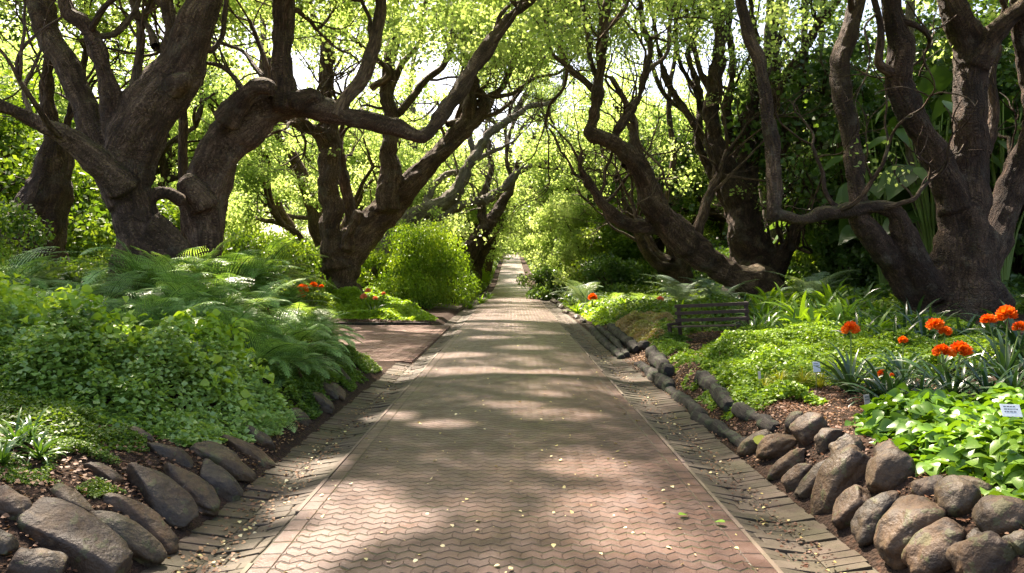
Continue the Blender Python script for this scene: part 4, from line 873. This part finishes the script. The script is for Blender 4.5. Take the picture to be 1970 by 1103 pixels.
cover("undergrowth", "green plants behind the ferns on the left bank", [(-6, 13.5), (-5.5, 11.4), (-12, 9.5), (-14, 13), (-9, 15.6)], 50000, .09, .5, M['leaf_mid'], 34, nscale=1, cat="undergrowth")
cover("undergrowth", "small weeds on the strip of bank below the ferns", [(-2.42, 8.6), (-2.42, 14.0), (-3.5, 14.2), (-3.6, 8.6)], 26000, .04, .22, M['leaf_mid'], 38, thr=-.25, nscale=.4, cat="undergrowth")
cover("undergrowth", "weedy sprigs growing along the dark log edging", [(2.5, 9.3), (2.75, 7.9), (3.3, 7.8), (3.4, 9.0), (3.3, 12), (3.6, 15.5), (2.95, 15.5), (2.6, 10.8)], 16000, .045, .25, M['cover_fine'], 35, thr=-.1, nscale=.4, cat="undergrowth")

# ---------------------------------------------------------------- strap leaved plants and flowers
def strap(mb, rg, L, az, el, w=.045, droop=1.6, seg=7, mi=0):
    t = np.linspace(0, 1, seg); ang = el - droop * t ** 1.5; st = L / seg
    rr = np.concatenate([[0], np.cumsum(np.cos(ang[:-1])) * st]); zz = np.concatenate([[0], np.cumsum(np.sin(ang[:-1])) * st])
    d = np.array([math.cos(az), math.sin(az), 0]); s = np.array([-d[1], d[0], 0]); wd = w * .5 * (1 - t ** 3) * (.7 + .6 * np.minimum(t * 4, 1) * .5)
    C = d * rr[:, None] + np.array([0, 0, 1]) * zz[:, None]; tw = rg.normal(0, .3)
    sv = s * math.cos(tw) + np.array([0, 0, 1]) * math.sin(tw)
    up = np.array([0, 0, .25]) * wd[:, None]
    V = np.stack([C - sv * wd[:, None] + up, C, C + sv * wd[:, None] + up], 1).reshape(-1, 3); f = []
    for k in range(seg - 1): a = 3 * k; f += [[a, a + 1, a + 4, a + 3], [a + 1, a + 2, a + 5, a + 4]]
    mb.add(V, f, mi=mi)
def umbel(mb, rg, c, R_=.07, n=16):
    for k in range(n):
        ph = k * 2.4; zc = 1 - 1.0 * (k + .5) / n; q = math.sqrt(max(0, 1 - zc * zc)); d = unit(np.array([math.cos(ph) * q, math.sin(ph) * q, zc]) + rg.normal(0, .12, 3)); b = c + d * R_ * .35
        a = unit(np.cross(d, [.3, .2, 1])); bb = np.cross(d, a); pts = []; dr = []; nr = []
        for j in range(6):
            th = j * math.pi / 3 + ph; o = a * math.cos(th) + bb * math.sin(th); pts.append(b + o * .006); dr.append(d * .85 + o * .6); nr.append(o - d * .6)
        leaves(mb, np.array(pts), np.array(dr), np.array(nr), R_ * rg.uniform(.65, .95), OV, tone=rg.random())
def clivia(p, label, heads, n=20, L=.6, h=.55, pet='petal', mat='strap_dark', w=.05, hr=.085, name="clivia", cat="flowering plant", group=None, seed=0):
    rg = np.random.default_rng(seed + 1000); root = thing(name, label, cat, tuple(p), group); mb = MB()
    for k in range(n): strap(mb, rg, L * rg.uniform(.75, 1.15), k * 2.4 + rg.uniform(-.3, .3), rg.uniform(.55, 1.45), w, rg.uniform(.9, 1.9))
    mb.obj("leaves", M[mat], root)
    for (dx, dy, dz, s) in heads:
        e = np.array([dx, dy, h + dz]); mb = MB(); A, B = catmull([[0, 0, 0], e * [.5, .5, .55], e - [0, 0, .03]], [.011, .010, .008], .1); tube(mb, A, B, 6); st = mb.obj("flower_stem", M['stem'], root)
        mb = MB(); umbel(mb, rg, e, hr * s, 18); mb.obj("flower_head", M[pet], root)
    return root
def gw(px, py): p = G(px, py); p[2] -= .02; return p
def fl(px, py, d, base):            # offset of a flower head seen at px, py from its base point
    q = W(px, py, d); return q - base
def clv(label, heads, d, seed, L=.6, n=28, pet='petal', hr=.075, group=None):
    """heads: (px, py, scale) of each flower head at depth d; the plant stands on the ground below them"""
    xs = np.mean([h[0] for h in heads]); x = (xs - CX) / F * d; b = np.array([x, d, float(terr(x, d)) - .02]); hh = []
    for (px, py, s) in heads:
        q = W(px, py, d) - b; hh.append((q[0], 0.0, q[2], s))
    clivia(b, label, hh, n, L * 1.4, 0.0, pet, hr=hr, group=group, seed=seed)
clv("orange clivia with one round head standing left of the others on the lime mat", [(1637, 636, 1.25)], 8.6, 1, .62)
clv("orange clivia with one big head before the huge trunk", [(1800, 628, 1.2), (1818, 640, .9)], 8.6, 2, .6)
clv("orange clivia with two touching heads just above the broad leaves", [(1813, 678, 1.05), (1848, 677, 1.3)], 7.4, 3, .55)
clv("orange clivia at right edge with the highest double heads", [(1938, 608, 1.35), (1902, 618, .95), (1962, 632, .9)], 8.2, 4, .65, 26)
clv("orange clivia with a low small bloom among dark leaves at middle", [(1737, 656, .7)], 9.2, 5, .5)
clv("clivia with one small low orange bloom above bare soil", [(1697, 720, .55)], 7.8, 6, .5)
clv("clivia with buds only beside the lowest orange bloom", [(1716, 722, .25)], 7.3, 7, .5, 22)
clv("salmon flower far up the right bed beyond the pinkish mound", [(1270, 578, 1.3)], 26, 8, .6, 16, 'petal_salmon', .10)
clv("orange flower near the avenue far up the right bed", [(1140, 574, 1.5)], 30, 9, .6, 16, 'petal', .12)
clv("cluster of orange flowers left of the corner tree", [(562, 556, 1.0), (582, 558, 1.2), (577, 570, 1.1), (603, 550, .8), (618, 552, .5)], 25.8, 10, .8, 26, 'petal', .16)
clv("small orange flowers right of the corner tree trunk", [(700, 572, 1.0), (708, 560, .8), (722, 575, .7), (738, 566, .6)], 26.5, 11, .6, 20, 'petal_salmon', .12)
def strap_proto(seed, n, L, w, mat, el=(.5, 1.45), droop=(.9, 2.0)):
    rg = np.random.default_rng(seed); root = thing("strap_leaf_plant", "x", "plant"); mb = MB()
    for k in range(n): strap(mb, rg, L * rg.uniform(.6, 1.15), k * 2.4 + rg.uniform(-.4, .4), rg.uniform(*el), w, rg.uniform(*droop))
    mb.obj("leaves", mat, root); return root
SPP = [strap_proto(401, 34, .8, .05, M['strap']), strap_proto(402, 30, .85, .055, M['strap_dark']), strap_proto(403, 34, .5, .02, M['strap_yellow']), strap_proto(404, 30, 1.0, .06, M['grey_leaf']), strap_proto(405, 30, .9, .07, M['leaf_lime'])]
gs = "strap leaved plants filling the right bed"
for (px, d, s, k) in [(1500, 17, 1.1, 0), (1540, 16, 1.2, 4), (1580, 16.5, 1.2, 0), (1620, 15, 1.2, 4), (1660, 14, 1.1, 0), (1700, 13.5, 1.1, 0), (1740, 12.8, 1.0, 1), (1690, 15.5, 1.2, 0), (1470, 19, 1.2, 4), (1600, 18, 1.3, 4), (1760, 14.5, 1.1, 1), (1560, 19, 1.3, 0), (1640, 18, 1.2, 1), (1510, 20, 1.3, 4), (1720, 11, .9, 1), (1780, 11.5, 1.0, 1), (1650, 12, .9, 1), (1900, 11, 1.0, 1), (1960, 10, 1.1, 1), (1850, 11.5, .9, 1), (1450, 15, .9, 0), (1460, 17.5, 1.1, 0), (1430, 21, 1.1, 1), (1452, 14.3, .8, 1), (1475, 16, 1.0, 0), (1525, 14.5, .9, 0), (1565, 14, 1, 4), (1605, 13.2, .9, 0), (1680, 12.6, .9, 4), (1635, 16.5, 1.2, 0), (1480, 22, 1.3, 4), (1550, 22, 1.3, 0), (1600, 21, 1.3, 4), (1660, 19, 1.3, 0), (1790, 13.2, 1, 0), (1400, 22, 1, 0), (1370, 20.5, .8, 4)]:
    put(SPP[k], (px - CX) / F * d, d, s * 1.25, "green strap leaved plant in the bed between the bench and the huge trunk", "plant", gs)
for (px, d, s) in ((1680, 7.7, .8), (1740, 7.9, .9), (1770, 7.2, .9), (1900, 7.3, 1.0), (1950, 7.5, 1.0), (1620, 9.0, .8), (1850, 7.9, .9), (1880, 8.8, .9), (1980, 8.6, 1.1)):
    put(SPP[1], (px - CX) / F * d, d, s * .75, "dark strap leaved plant without flowers among the orange clivias", "plant", "dark strap leaved plants among the clivias")
for (px, py, s) in ((1500, 745, .75), (1545, 742, .75), (1580, 748, .7), (1470, 752, .6)):
    p = G(px, py); put(SPP[2], p[0], p[1], s, "yellowing grassy tuft on the bare soil by the plant labels", "plant", "yellowing tufts on bare soil")
p = G(1515, 715); put(SPP[1], p[0], p[1], .5, "small dark spiky plant at front edge of the lime mat", "plant", zs=1.2)
gs = "spiky plants edging the avenue on the right"
for (px, d, s, k) in [(1100, 36, 1.4, 3), (1130, 33, 1.5, 3), (1085, 42, 1.4, 3), (1160, 30, 1.2, 0), (1200, 29, 1.2, 4), (1230, 27, 1.1, 3), (1060, 50, 1.5, 3), (1110, 31, 1.0, 4), (1255, 25, .9, 0), (1150, 38, 1.5, 4), (1190, 34, 1.4, 0), (1310, 23, 1.0, 4), (1350, 22, 1.1, 0)]:
    put(SPP[k], (px - CX) / F * d, d, s, "spiky leaved plant edging the avenue beyond the bench", "plant", gs)
gs = "strap plants at foot of the round bush"
for (px, d, s, k) in [(745, 30, .8, 3), (690, 32, .8, 0), (905, 36, .9, 4), (925, 40, 1.0, 4), (940, 46, 1.0, 0)]:
    put(SPP[k], (px - CX) / F * d, d, s, "tufted plant at foot of the rounded bush", "plant", gs)
for (px, py, s) in ((30, 860, .55), (75, 885, .5), (5, 895, .45), (60, 850, .5)):
    p = G(px, py); put(SPP[0], p[0], p[1], s * .8, "lime leaved plant beside the small grey label on the left bank", "plant", "lime plants at left edge")
# tall tropical foliage in the shade at right
def paddle_plant(seed, n, h, L):
    rg = np.random.default_rng(seed); root = thing("tropical_plant", "x", "plant"); mb = MB(); st = MB()
    for k in range(n):
        a = rg.uniform(0, 6.28); z = h * rg.uniform(.35, 1); e = np.array([math.cos(a) * .5, math.sin(a) * .5, z]) * [1 + z * .2, 1 + z * .2, 1]
        A, B = catmull([[0, 0, 0], e * [.4, .4, .6], e], [.04, .03, .015], .3); tube(st, A, B, 6)
        leaves(mb, e[None], (np.array([[math.cos(a), math.sin(a), rg.uniform(-.6, .3)]])), (np.array([[rg.normal(0, .4), rg.normal(0, .4), 1]])), L * rg.uniform(.7, 1.2), OV2)
    mb.obj("leaves", M['leaf_dark'], root); st.obj("stems", M['stem'], root); return root
PP = paddle_plant(501, 34, 6.5, 1.0)
for (px, d, s, lab) in ((1800, 21, 1.0, "tall plant with huge dark leaves left of the huge trunk"), (1700, 23, .95, "tall plant with huge dark leaves behind the arched limb"), (1660, 27, 1.0, "tall plant with big leaves deep between the right trees"), (1930, 20, 1.0, "tall plant with huge dark leaves right of the huge trunk"), (1560, 30, 1.0, "tall dark leaved plant seen between right hand stems")):
    put(PP, (px - CX) / F * d, d, s, lab, "plant")
# slender background trunks on the right
def slender(label, pts, d, mat, grp=None):
    base = W(*pts[0][:2], d); root = thing("slender_tree", label, "tree", tuple(base), grp); P = [W(x, y_, d) for x, y_, h in pts]; A, B = catmull(P, [h / F * d for _, _, h in pts], .12)
    A = A + fbm(A, 2)[:, None] * .06; mb = MB(); tube(mb, A - base, B, 12, .1, .3, .03); mb.obj("trunk", mat, root)
    mb = MB(); rg = np.random.default_rng(int(pts[0][0])); T = A[-1] - base + rg.normal(0, 1.0, (40, 3)) * [1.3, 1.3, .8]; clump(mb, T, .7, 34, .16, rg); mb.obj("crown", M['leaf_mid'], root)
slender("thin crooked upright trunk beyond the low sweeping limb", [(1290, 500, 8), (1280, 400, 6), (1296, 300, 6), (1286, 200, 5), (1300, 90, 4), (1292, -60, 3)], 38, M['bark_dark'])
slender("slender tree with lichen spotted trunk left of the huge trunk", [(1782, 560, 17), (1780, 500, 15), (1774, 430, 15), (1765, 360, 13), (1752, 280, 11), (1745, 180, 10), (1750, 60, 9), (1755, -80, 8)], 22, M['bark_pale'])
slender("slender reddish trunk behind the diagonal limb", [(1545, 480, 8), (1543, 400, 7), (1546, 300, 7), (1540, 180, 6), (1548, 60, 6), (1550, -90, 5)], 31, M['bark'])
slender("thin upright trunk between bench tree and big curved limb", [(1578, 480, 7), (1575, 350, 6), (1572, 230, 6), (1580, 100, 5), (1578, -90, 5)], 32, M['bark'])
slender("pale leaning trunk just behind the bench tree", [(1500, 520, 14), (1488, 440, 14), (1470, 360, 12), (1468, 290, 10), (1480, 220, 9), (1475, 100, 8), (1490, -90, 7)], 32, M['bark_pale'])
slender("thin straight trunk seen between the two big left trunks", [(357, 500, 9), (357, 400, 9), (357, 300, 9), (356, 200, 8), (352, 60, 8), (350, -100, 7)], 20, M['bark_dark'])
slender("leaning trunk deep behind arching limb at left", [(620, 470, 16), (600, 400, 13), (580, 340, 12), (560, 290, 9), (530, 250, 7), (520, 150, 6), (500, 0, 5)], 38, M['bark'])
slender("thin leaning trunk left of the corner tree", [(560, 440, 8), (530, 380, 7), (512, 320, 6), (500, 240, 5), (505, 120, 5), (500, 0, 4)], 40, M['bark'])

# ---------------------------------------------------------------- rocks
def rock(a, b, hw, seed, label, thick=.8, grp=None, embed=.25, flats=5, grow_=1.2):
    rg = np.random.default_rng(seed); pa, pb = G(*a), G(*b); c = (pa + pb) / 2; ax = (pb - pa) / 2; L = np.linalg.norm(ax); ax = ax / L
    wd = hw / F * c[1] * grow_; L = L + wd * .4
    e = .05; nx = np.array([float(terr(c[0] - e, c[1]) - terr(c[0] + e, c[1])), float(terr(c[0], c[1] - e) - terr(c[0], c[1] + e)), 2 * e]); nx[0] = np.clip(nx[0], -.1, .1); nx = unit(nx + [0, -.03, 0])
    s = unit(np.cross(nx, ax)); nx = np.cross(ax, s)
    nu, nv = 44, 30; u = np.arange(nu) / nu * 2 * np.pi; v = np.linspace(0, np.pi, nv)
    U, Vv = np.meshgrid(u, v); sp = lambda t, p: np.sign(t) * np.abs(t) ** p; pw = rg.uniform(.62, .85)
    X = sp(np.cos(Vv), pw); Y = sp(np.sin(Vv), pw) * sp(np.cos(U), pw); Z = sp(np.sin(Vv), pw) * sp(np.sin(U), pw)
    Q = np.stack([X.ravel(), Y.ravel(), Z.ravel()], 1)
    Q *= (1 + (.20 if flats > 3 else .13) * fbm(Q * 1.1 + seed * 3.1, 3) + .02 * fbm(Q * 4 + seed, 3))[:, None]
    for k in range(flats):                                        # flat worn faces
        d = unit(rg.normal(0, 1, 3)); h = rg.uniform(.68, .9); over = np.maximum(Q @ d - h, 0); Q = Q - over[:, None] * d * .8
    Q[:, 1] *= 1 + rg.uniform(-.15, .15) * Q[:, 0]
    T = wd * thick
    Q = Q * [L, wd, T]; V = Q[:, :1] * ax + Q[:, 1:2] * s + Q[:, 2:] * nx
    i = np.arange(nu * nv).reshape(nv, nu); j = np.roll(i, -1, 1); f = np.stack([i[:-1], j[:-1], j[1:], i[1:]], -1).reshape(-1, 4)
    mb = MB(); mb.add(V, f); cc = c + nx * T * (.55 - embed); o = mb.obj("rock", M['rock'], loc=tuple(cc)); tag(o, label, "rock", grp); return o
LR = [
 ((75, 1010), (215, 1118), 44, "largest grey boulder at bottom left of the bank"), ((195, 1005), (290, 1085), 31, "long brown topped rock right of the largest left boulder"),
 ((215, 960), (322, 1058), 24, "narrow mossy rock lying up the left bank"), ((262, 925), (345, 1012), 31, "blue grey rock with smooth face on the left bank"),
 ((322, 905), (402, 990), 25, "tan rock with a dark hole in its top"), ((385, 905), (442, 960), 20, "brown blocky rock near the left drain"),
 ((285, 862), (368, 897), 15, "flat pale slab near the ferns on left bank"), ((170, 900), (232, 932), 13, "pale half buried slab on the left bank soil"),
 ((20, 1088), (115, 1118), 30, "grey rock cut by the bottom edge at left"), ((-20, 960), (45, 1000), 24, "brown rock at left edge under the lime plant"),
 ((-15, 1040), (20, 1062), 20, "small tan rock at left edge"), ((105, 945), (165, 990), 18, "reddish rock covered in leaf litter"),
 ((380, 868), (470, 922), 22, "long olive rock sloping to the left drain"), ((430, 850), (512, 895), 16, "slim olive rock beside the left drain"),
 ((470, 832), (525, 865), 14, "reddish brown rock below the hanging ferns"), ((228, 822), (292, 850), 11, "orange brown slab under the mossy plants"),
 ((612, 742), (640, 772), 14, "mossy grey rock just above the drain corner"), ((640, 712), (664, 735), 11, "brownish rock where the left bank meets the brick side path"),
 ((598, 765), (632, 795), 14, "grey rock under the fern at the drain corner"), ((630, 745), (658, 770), 11, "small grey rock at end of the left bank"), ((560, 795), (590, 815), 12, "brown rock half hidden below the ferns by the drain"),
 ((-10, 1095), (-60, 1060), 30, "rock at the bottom left corner")]
for k, (a, b, hw, lab) in enumerate(LR[:-1]): rock(a, b, hw, 600 + k, lab, .8, "rocks of the left bank")
RR = [
 ((1430, 872), (1482, 842), 17, "brown rock at the far end of the right rock wall"), ((1472, 880), (1525, 852), 21, "olive rock carrying the yellow green leaf"),
 ((1490, 914), (1552, 882), 17, "dark slim rock below the leaf rock"), ((1520, 938), (1560, 908), 18, "low olive rock along the right drain"),
 ((1540, 955), (1600, 902), 16, "wedge shaped rock in the right rock wall"), ((1578, 972), (1655, 898), 34, "big brown rock with an orange patch at mid wall"),
 ((1620, 1005), (1665, 962), 27, "grey rock with a white chip on its top"), ((1662, 1035), (1722, 975), 28, "light speckled rock near the right drain"),
 ((1720, 1072), (1798, 995), 43, "large square grey boulder low in the right wall"), ((1772, 1098), (1848, 1035), 37, "large brown boulder at the bottom of the right wall"),
 ((1862, 1105), (1940, 1065), 37, "grey boulder at bottom right corner"), ((1685, 938), (1742, 905), 32, "black and brown rounded rock in upper right wall"),
 ((1692, 892), (1722, 878), 22, "small brown rock behind the black one"), ((1618, 882), (1650, 866), 24, "tan cube shaped rock on the wall top"),
 ((1582, 862), (1615, 836), 20, "reddish rock on the wall top"), ((1545, 852), (1578, 822), 27, "tall olive rock on the wall top"), ((1522, 828), (1542, 806), 16, "small orange tan stone behind the wall top"),
 ((1770, 950), (1820, 938), 18, "flat brown rock before the broad leaves"), ((1825, 978), (1872, 960), 37, "round dark brown boulder in the right wall"),
 ((1892, 1015), (1960, 1000), 36, "golden brown boulder by the right edge"), ((1862, 1060), (1890, 1030), 12, "thin orange stone wedged between boulders"), ((1950, 1060), (1985, 1040), 20, "rock at right edge above the corner boulder"),
 ((1840, 935), (1900, 950), 16, "flat tan rock half under the broad leaves")]
for k, (a, b, hw, lab) in enumerate(RR): rock(a, b, hw, 700 + k, lab, .9, "rocks of the right wall", flats=4, grow_=1.15)
for k, (px, py) in enumerate(((1050, 572), (1062, 580), (1075, 590), (1105, 610), (1118, 618), (1085, 600))):
    rock((px, py), (px + 7, py + 4), 5, 760 + k, "small grey stone edging the avenue beyond the logs", .9, "small stones edging the far right of the avenue")
# logs
def log(a, b, hw, label, seed, dz=0):
    rg = np.random.default_rng(seed); pa, pb = G(*a), G(*b); r = hw / F * (pa[1] + pb[1]) / 2; c = (pa + pb) / 2; ax = pb - pa; L = np.linalg.norm(ax)
    n = max(10, int(L / .06)); t = np.linspace(-.5, .5, n); P = np.stack([t * L, .04 * fbm(np.stack([t * 2, t * 0 + seed, t * 0], 1), 2), .02 * np.sin(t * 4)], 1)
    rad = r * (.95 - .12 * (t + .5)); rad[0] *= .8; rad[-1] *= .8; mb = MB(); tube(mb, P, rad, 20, .34, .30, .08, True, seed)
    base = P[0]; th = 20; mb.add(np.vstack([mb.v[0][:20], P[0] - [.03, 0, 0]]), [[(k + 1) % 20, k, 20] for k in range(20)])
    o = mb.obj("log", M['log'], loc=(c[0], c[1], c[2] + r * .05 + dz * .8)); d = ax / L; o.rotation_euler = (0, -math.asin(d[2]), math.atan2(d[1], d[0])); tag(o, label, "log", "logs edging the right bed"); return o
for k, (a, b, hw, lab, dz) in enumerate([
    ((1137, 634), (1197, 692), 8, "lowest pale log at the far end of the edging", 0), ((1152, 632), (1208, 690), 7, "middle log of the three at the far end", .06), ((1176, 632), (1225, 682), 9, "topmost log of the three at the far end", .1),
    ((1212, 676), (1246, 670), 10, "short black log lying across behind the gap", .05), ((1232, 703), (1292, 752), 15, "greenish log with a rounded end after the gap", 0), ((1250, 682), (1290, 728), 15, "dark log behind the greenish one", .08),
    ((1290, 752), (1352, 808), 13, "dark log low by the drain under the weeds", 0), ((1350, 728), (1405, 795), 16, "thick raised dark log with a cut end", .05), ((1345, 800), (1440, 868), 15, "long dark log just before the rock wall", 0), ((1400, 775), (1485, 835), 16, "dark log above and behind the rock wall end", .02)]):
    log(a, b, hw, lab, 800 + k, dz)

# ---------------------------------------------------------------- bench
def bx(mb, x0, x1, y0, y1, z0, z1, bev=.006):
    v = []
    for z, b in ((z0, 0), (z1 - bev, 0), (z1, bev)):
        v += [[x0 + b, y0 + b, z], [x1 - b, y0 + b, z], [x1 - b, y1 - b, z], [x0 + b, y1 - b, z]]
    mb.add(np.array(v), np.vstack([TOPF, [[3, 2, 1, 0]]]))
bp = np.array([(1316 - CX) / F * 16.6, 16.6, 0]); bp[2] = float(terr(bp[0] + .7, bp[1])) - .02
bench = thing("garden_bench", "dark wooden slatted bench half hidden in the light green plants", "bench", tuple(bp), rz=R(-8))
def bpart(name, boxes):
    mb = MB()
    for b_ in boxes: bx(mb, *b_)
    return mb.obj(name, M['bench'], bench, smooth=False)
LB_ = 1.62
for x in (0, LB_ - .07): bpart("leg", [(x, x + .07, 0, .07, 0, .86)])
for x in (-.34, LB_ - .41):
    pass
for x in (0, LB_ - .07): bpart("front_leg", [(x - .02, x + .05, -.52, -.45, 0, .40)])
for x in (0, LB_ - .07): bpart("arm_rail", [(x - .012, x + .048, -.56, 0, .402, .46)])
for z in (.78, .62, .46): bpart("back_slat", [(-.04, LB_ + .04, -.025, -.003, z, z + .075)])
for k in range(5): bpart("seat_slat", [(.05, LB_ - .05, -.50 + k * .095, -.425 + k * .095, .36, .385)])
bench.rotation_euler = (0, R(-4), R(-36)); bench.location.z -= .12; bench.location.x -= .12
# ---------------------------------------------------------------- plant labels
def sign(px, py, wpx, hpx, d, label, mat, lean=.3, yaw=0, lines=3, lp=.30):
    q = W(px, py, d); gz = float(terr(q[0], q[1])); root = thing("plant_label", label, "plant label", (q[0], q[1], gz)); h = q[2] - gz
    mb = MB(); wd, ht = wpx / F * d / 2, hpx / F * d / 2; bx(mb, -wd, wd, -.002, .002, -ht, ht, .0008); pl = mb.obj("plate", M[mat], root, loc=(0, 0, h), smooth=False); pl.rotation_euler = (R(-lean), 0, R(yaw))
    if lines:
        mb = MB(); rg = np.random.default_rng(int(px))
        for k in range(lines):
            z = ht * (.55 - k * .42); x = -wd * .7
            while x < wd * .55:
                ww = wd * rg.uniform(.1, .3); bx(mb, x, x + ww, -.0034, -.0024, z, z + ht * .12, .0002); x += ww + wd * .08
        t = mb.obj("lettering", M['ink'], pl, smooth=False)
    mb = MB(); A, B = catmull([[0, .012, -.12], [0, .012, h * .5], [0, .008, h]], [.004, .004, .004], .05); tube(mb, A, B, 6); mb.obj("stake", M['steel'], root)
sign(1945, 790, 34, 26, 5.4, "white plant label tilted among the broad light green leaves", 'white', 35, -12)
sign(1668, 772, 15, 26, 7.3, "cream upright plant label standing on bare soil", 'cream', 8, 25, 2)
sign(1571, 706, 15, 20, 9.0, "white plant label at front edge of the lime mat", 'white', 12, 10, 2)
sign(1461, 722, 7, 15, 9.0, "narrow pale plant label behind the raised log", 'cream', 5, 30, 0)
sign(22, 846, 17, 26, 6.2, "dark grey plant label at the left edge", 'greytag', 10, 20, 2)

# ---------------------------------------------------------------- litter
def litter(name, label, fn, n, size, mat, seed, z=.008):
    rg = np.random.default_rng(seed); P = fn(rg, n); x, y = P[:, 0], P[:, 1]
    base = np.where(np.abs(x) < 1.66, zr(y) + .03 * (1 - (x / 1.66) ** 2), np.maximum(terr(x, y), zr(y) - .055 * (np.abs(x) < 2.33) + (.0 if True else 0) - (np.abs(x) >= 2.33) * 9))
    pts = np.stack([x, y, base + z + rg.random(len(x)) * .01], 1); a = rg.uniform(0, 6.28, len(x))
    mb = MB(); leaves(mb, pts, np.stack([np.cos(a), np.sin(a), rg.normal(0, .12, len(x))], 1), unit(rg.normal(0, .28, (len(x), 3)) + [0, 0, 1]), size * rg.uniform(.3, 1.25, len(x)), OV)
    o = mb.obj(name, mat); tag(o, label, "leaf litter", kind="stuff"); return o
def dpt(rg, n, a, b): return a * (b / a) ** (rg.random(n) ** 1.0)
litter("leaf_litter", "scattered pale fallen leaves on the paving", lambda rg, n: np.stack([rg.uniform(-1.65, 1.65, n), dpt(rg, n, 3.8, 40)], 1), 420, .035, M['litter_pale'], 1)
litter("leaf_litter", "fallen leaves gathered in the left drain", lambda rg, n: np.stack([-1.72 - .62 * rg.random(n) ** 1.2, dpt(rg, n, 3.8, 30)], 1), 3200, .032, M['litter'], 2)
litter("leaf_litter", "yellow leaves lying in the left drain", lambda rg, n: np.stack([-1.72 - .45 * rg.random(n), dpt(rg, n, 4, 14)], 1), 170, .035, M['litter_pale'], 3)
litter("leaf_litter", "fallen leaves gathered in the right drain", lambda rg, n: np.stack([1.72 + .6 * rg.random(n), dpt(rg, n, 3.8, 30)], 1), 2600, .030, M['litter'], 4)
litter("leaf_litter", "pale leaves lying in the right drain", lambda rg, n: np.stack([1.72 + .5 * rg.random(n), dpt(rg, n, 3.8, 18)], 1), 220, .03, M['litter_pale'], 5)
litter("leaf_litter", "brown leaf litter over the soil of the right bed", lambda rg, n: np.stack([2.6 + 3.2 * rg.random(n) ** 1.2, rg.uniform(4, 10.5, n)], 1), 11000, .034, M['litter'], 6, .012)
litter("leaf_litter", "brown leaf litter between the left bank rocks", lambda rg, n: np.stack([-2.4 - 2.6 * rg.random(n), rg.uniform(3.9, 8.5, n)], 1), 10000, .034, M['litter'], 7, .012)
litter("leaf_litter", "leaf litter under the corner tree", lambda rg, n: np.stack([-2.6 - 6 * rg.random(n), rg.uniform(24.7, 27, n)], 1), 2500, .07, M['litter'], 8, .02)
litter("leaf_litter", "dark leaf litter caught between the logs", lambda rg, n: np.stack([2.32 + .12 * rg.random(n) + np.interp(rg.random(n), [0, 1], [0, .7]), rg.uniform(7, 16, n)], 1), 6000, .034, M['litter'], 10, .015)
litter("leaf_litter", "leaf litter around the bench", lambda rg, n: np.stack([3 + 2.0 * rg.random(n), rg.uniform(12, 19, n)], 1), 2500, .05, M['litter'], 9, .02)
# single fallen leaves one can point to
def one_leaf(px, py, size, mat, label, tw=0, dz=.02, road=True):
    if road: d = F * CH / (py - HY); q = np.array([(px - CX) / F * d, d, .035])
    else: q = G(px, py); q[2] += dz
    mb = MB(); leaves(mb, np.zeros((1, 3)), np.array([[math.cos(tw), math.sin(tw), .1 if road else .8]]), np.array([[0, -.3 if not road else 0, 1]]), size, OV); o = mb.obj("fallen_leaf", mat, loc=tuple(q)); tag(o, label, "leaf")
one_leaf(1306, 1000, .085, M['broad'], "green fallen leaf on the paving near the right drain", .4)
one_leaf(1396, 1014, .08, M['broad'], "green fallen leaf at the very right edge of the paving", 2.7)
one_leaf(1465, 885, .20, M['strap_yellow'], "long yellow green leaf draped over a rock of the right wall", 1.2, .12, False)
# kerb piece edging the side path bed
mb = MB(); v0 = []
for i in range(26):
    x0 = -9.5 + i * .28
    if x0 < -2.9: stone(mb, x0, x0 + .27, 24.52, 24.66, float(terr(x0, 24.3)) + .10, .16, rng, .01)
o = mb.obj("kerb_edging", M['log'], smooth=False); tag(o, "low dark edging along the far side of the brick side path", "kerb", kind="structure")
for o in [q for q in sc.objects if q.parent is None]:
    if o.get("label") == "x":
        print("UNUSED", o.name)
        for ch in list(o.children): bpy.data.objects.remove(ch)
        bpy.data.objects.remove(o)
print("faces", sum(len(o.data.polygons) for o in sc.objects if o.type == 'MESH'), "script", len(sc.objects))
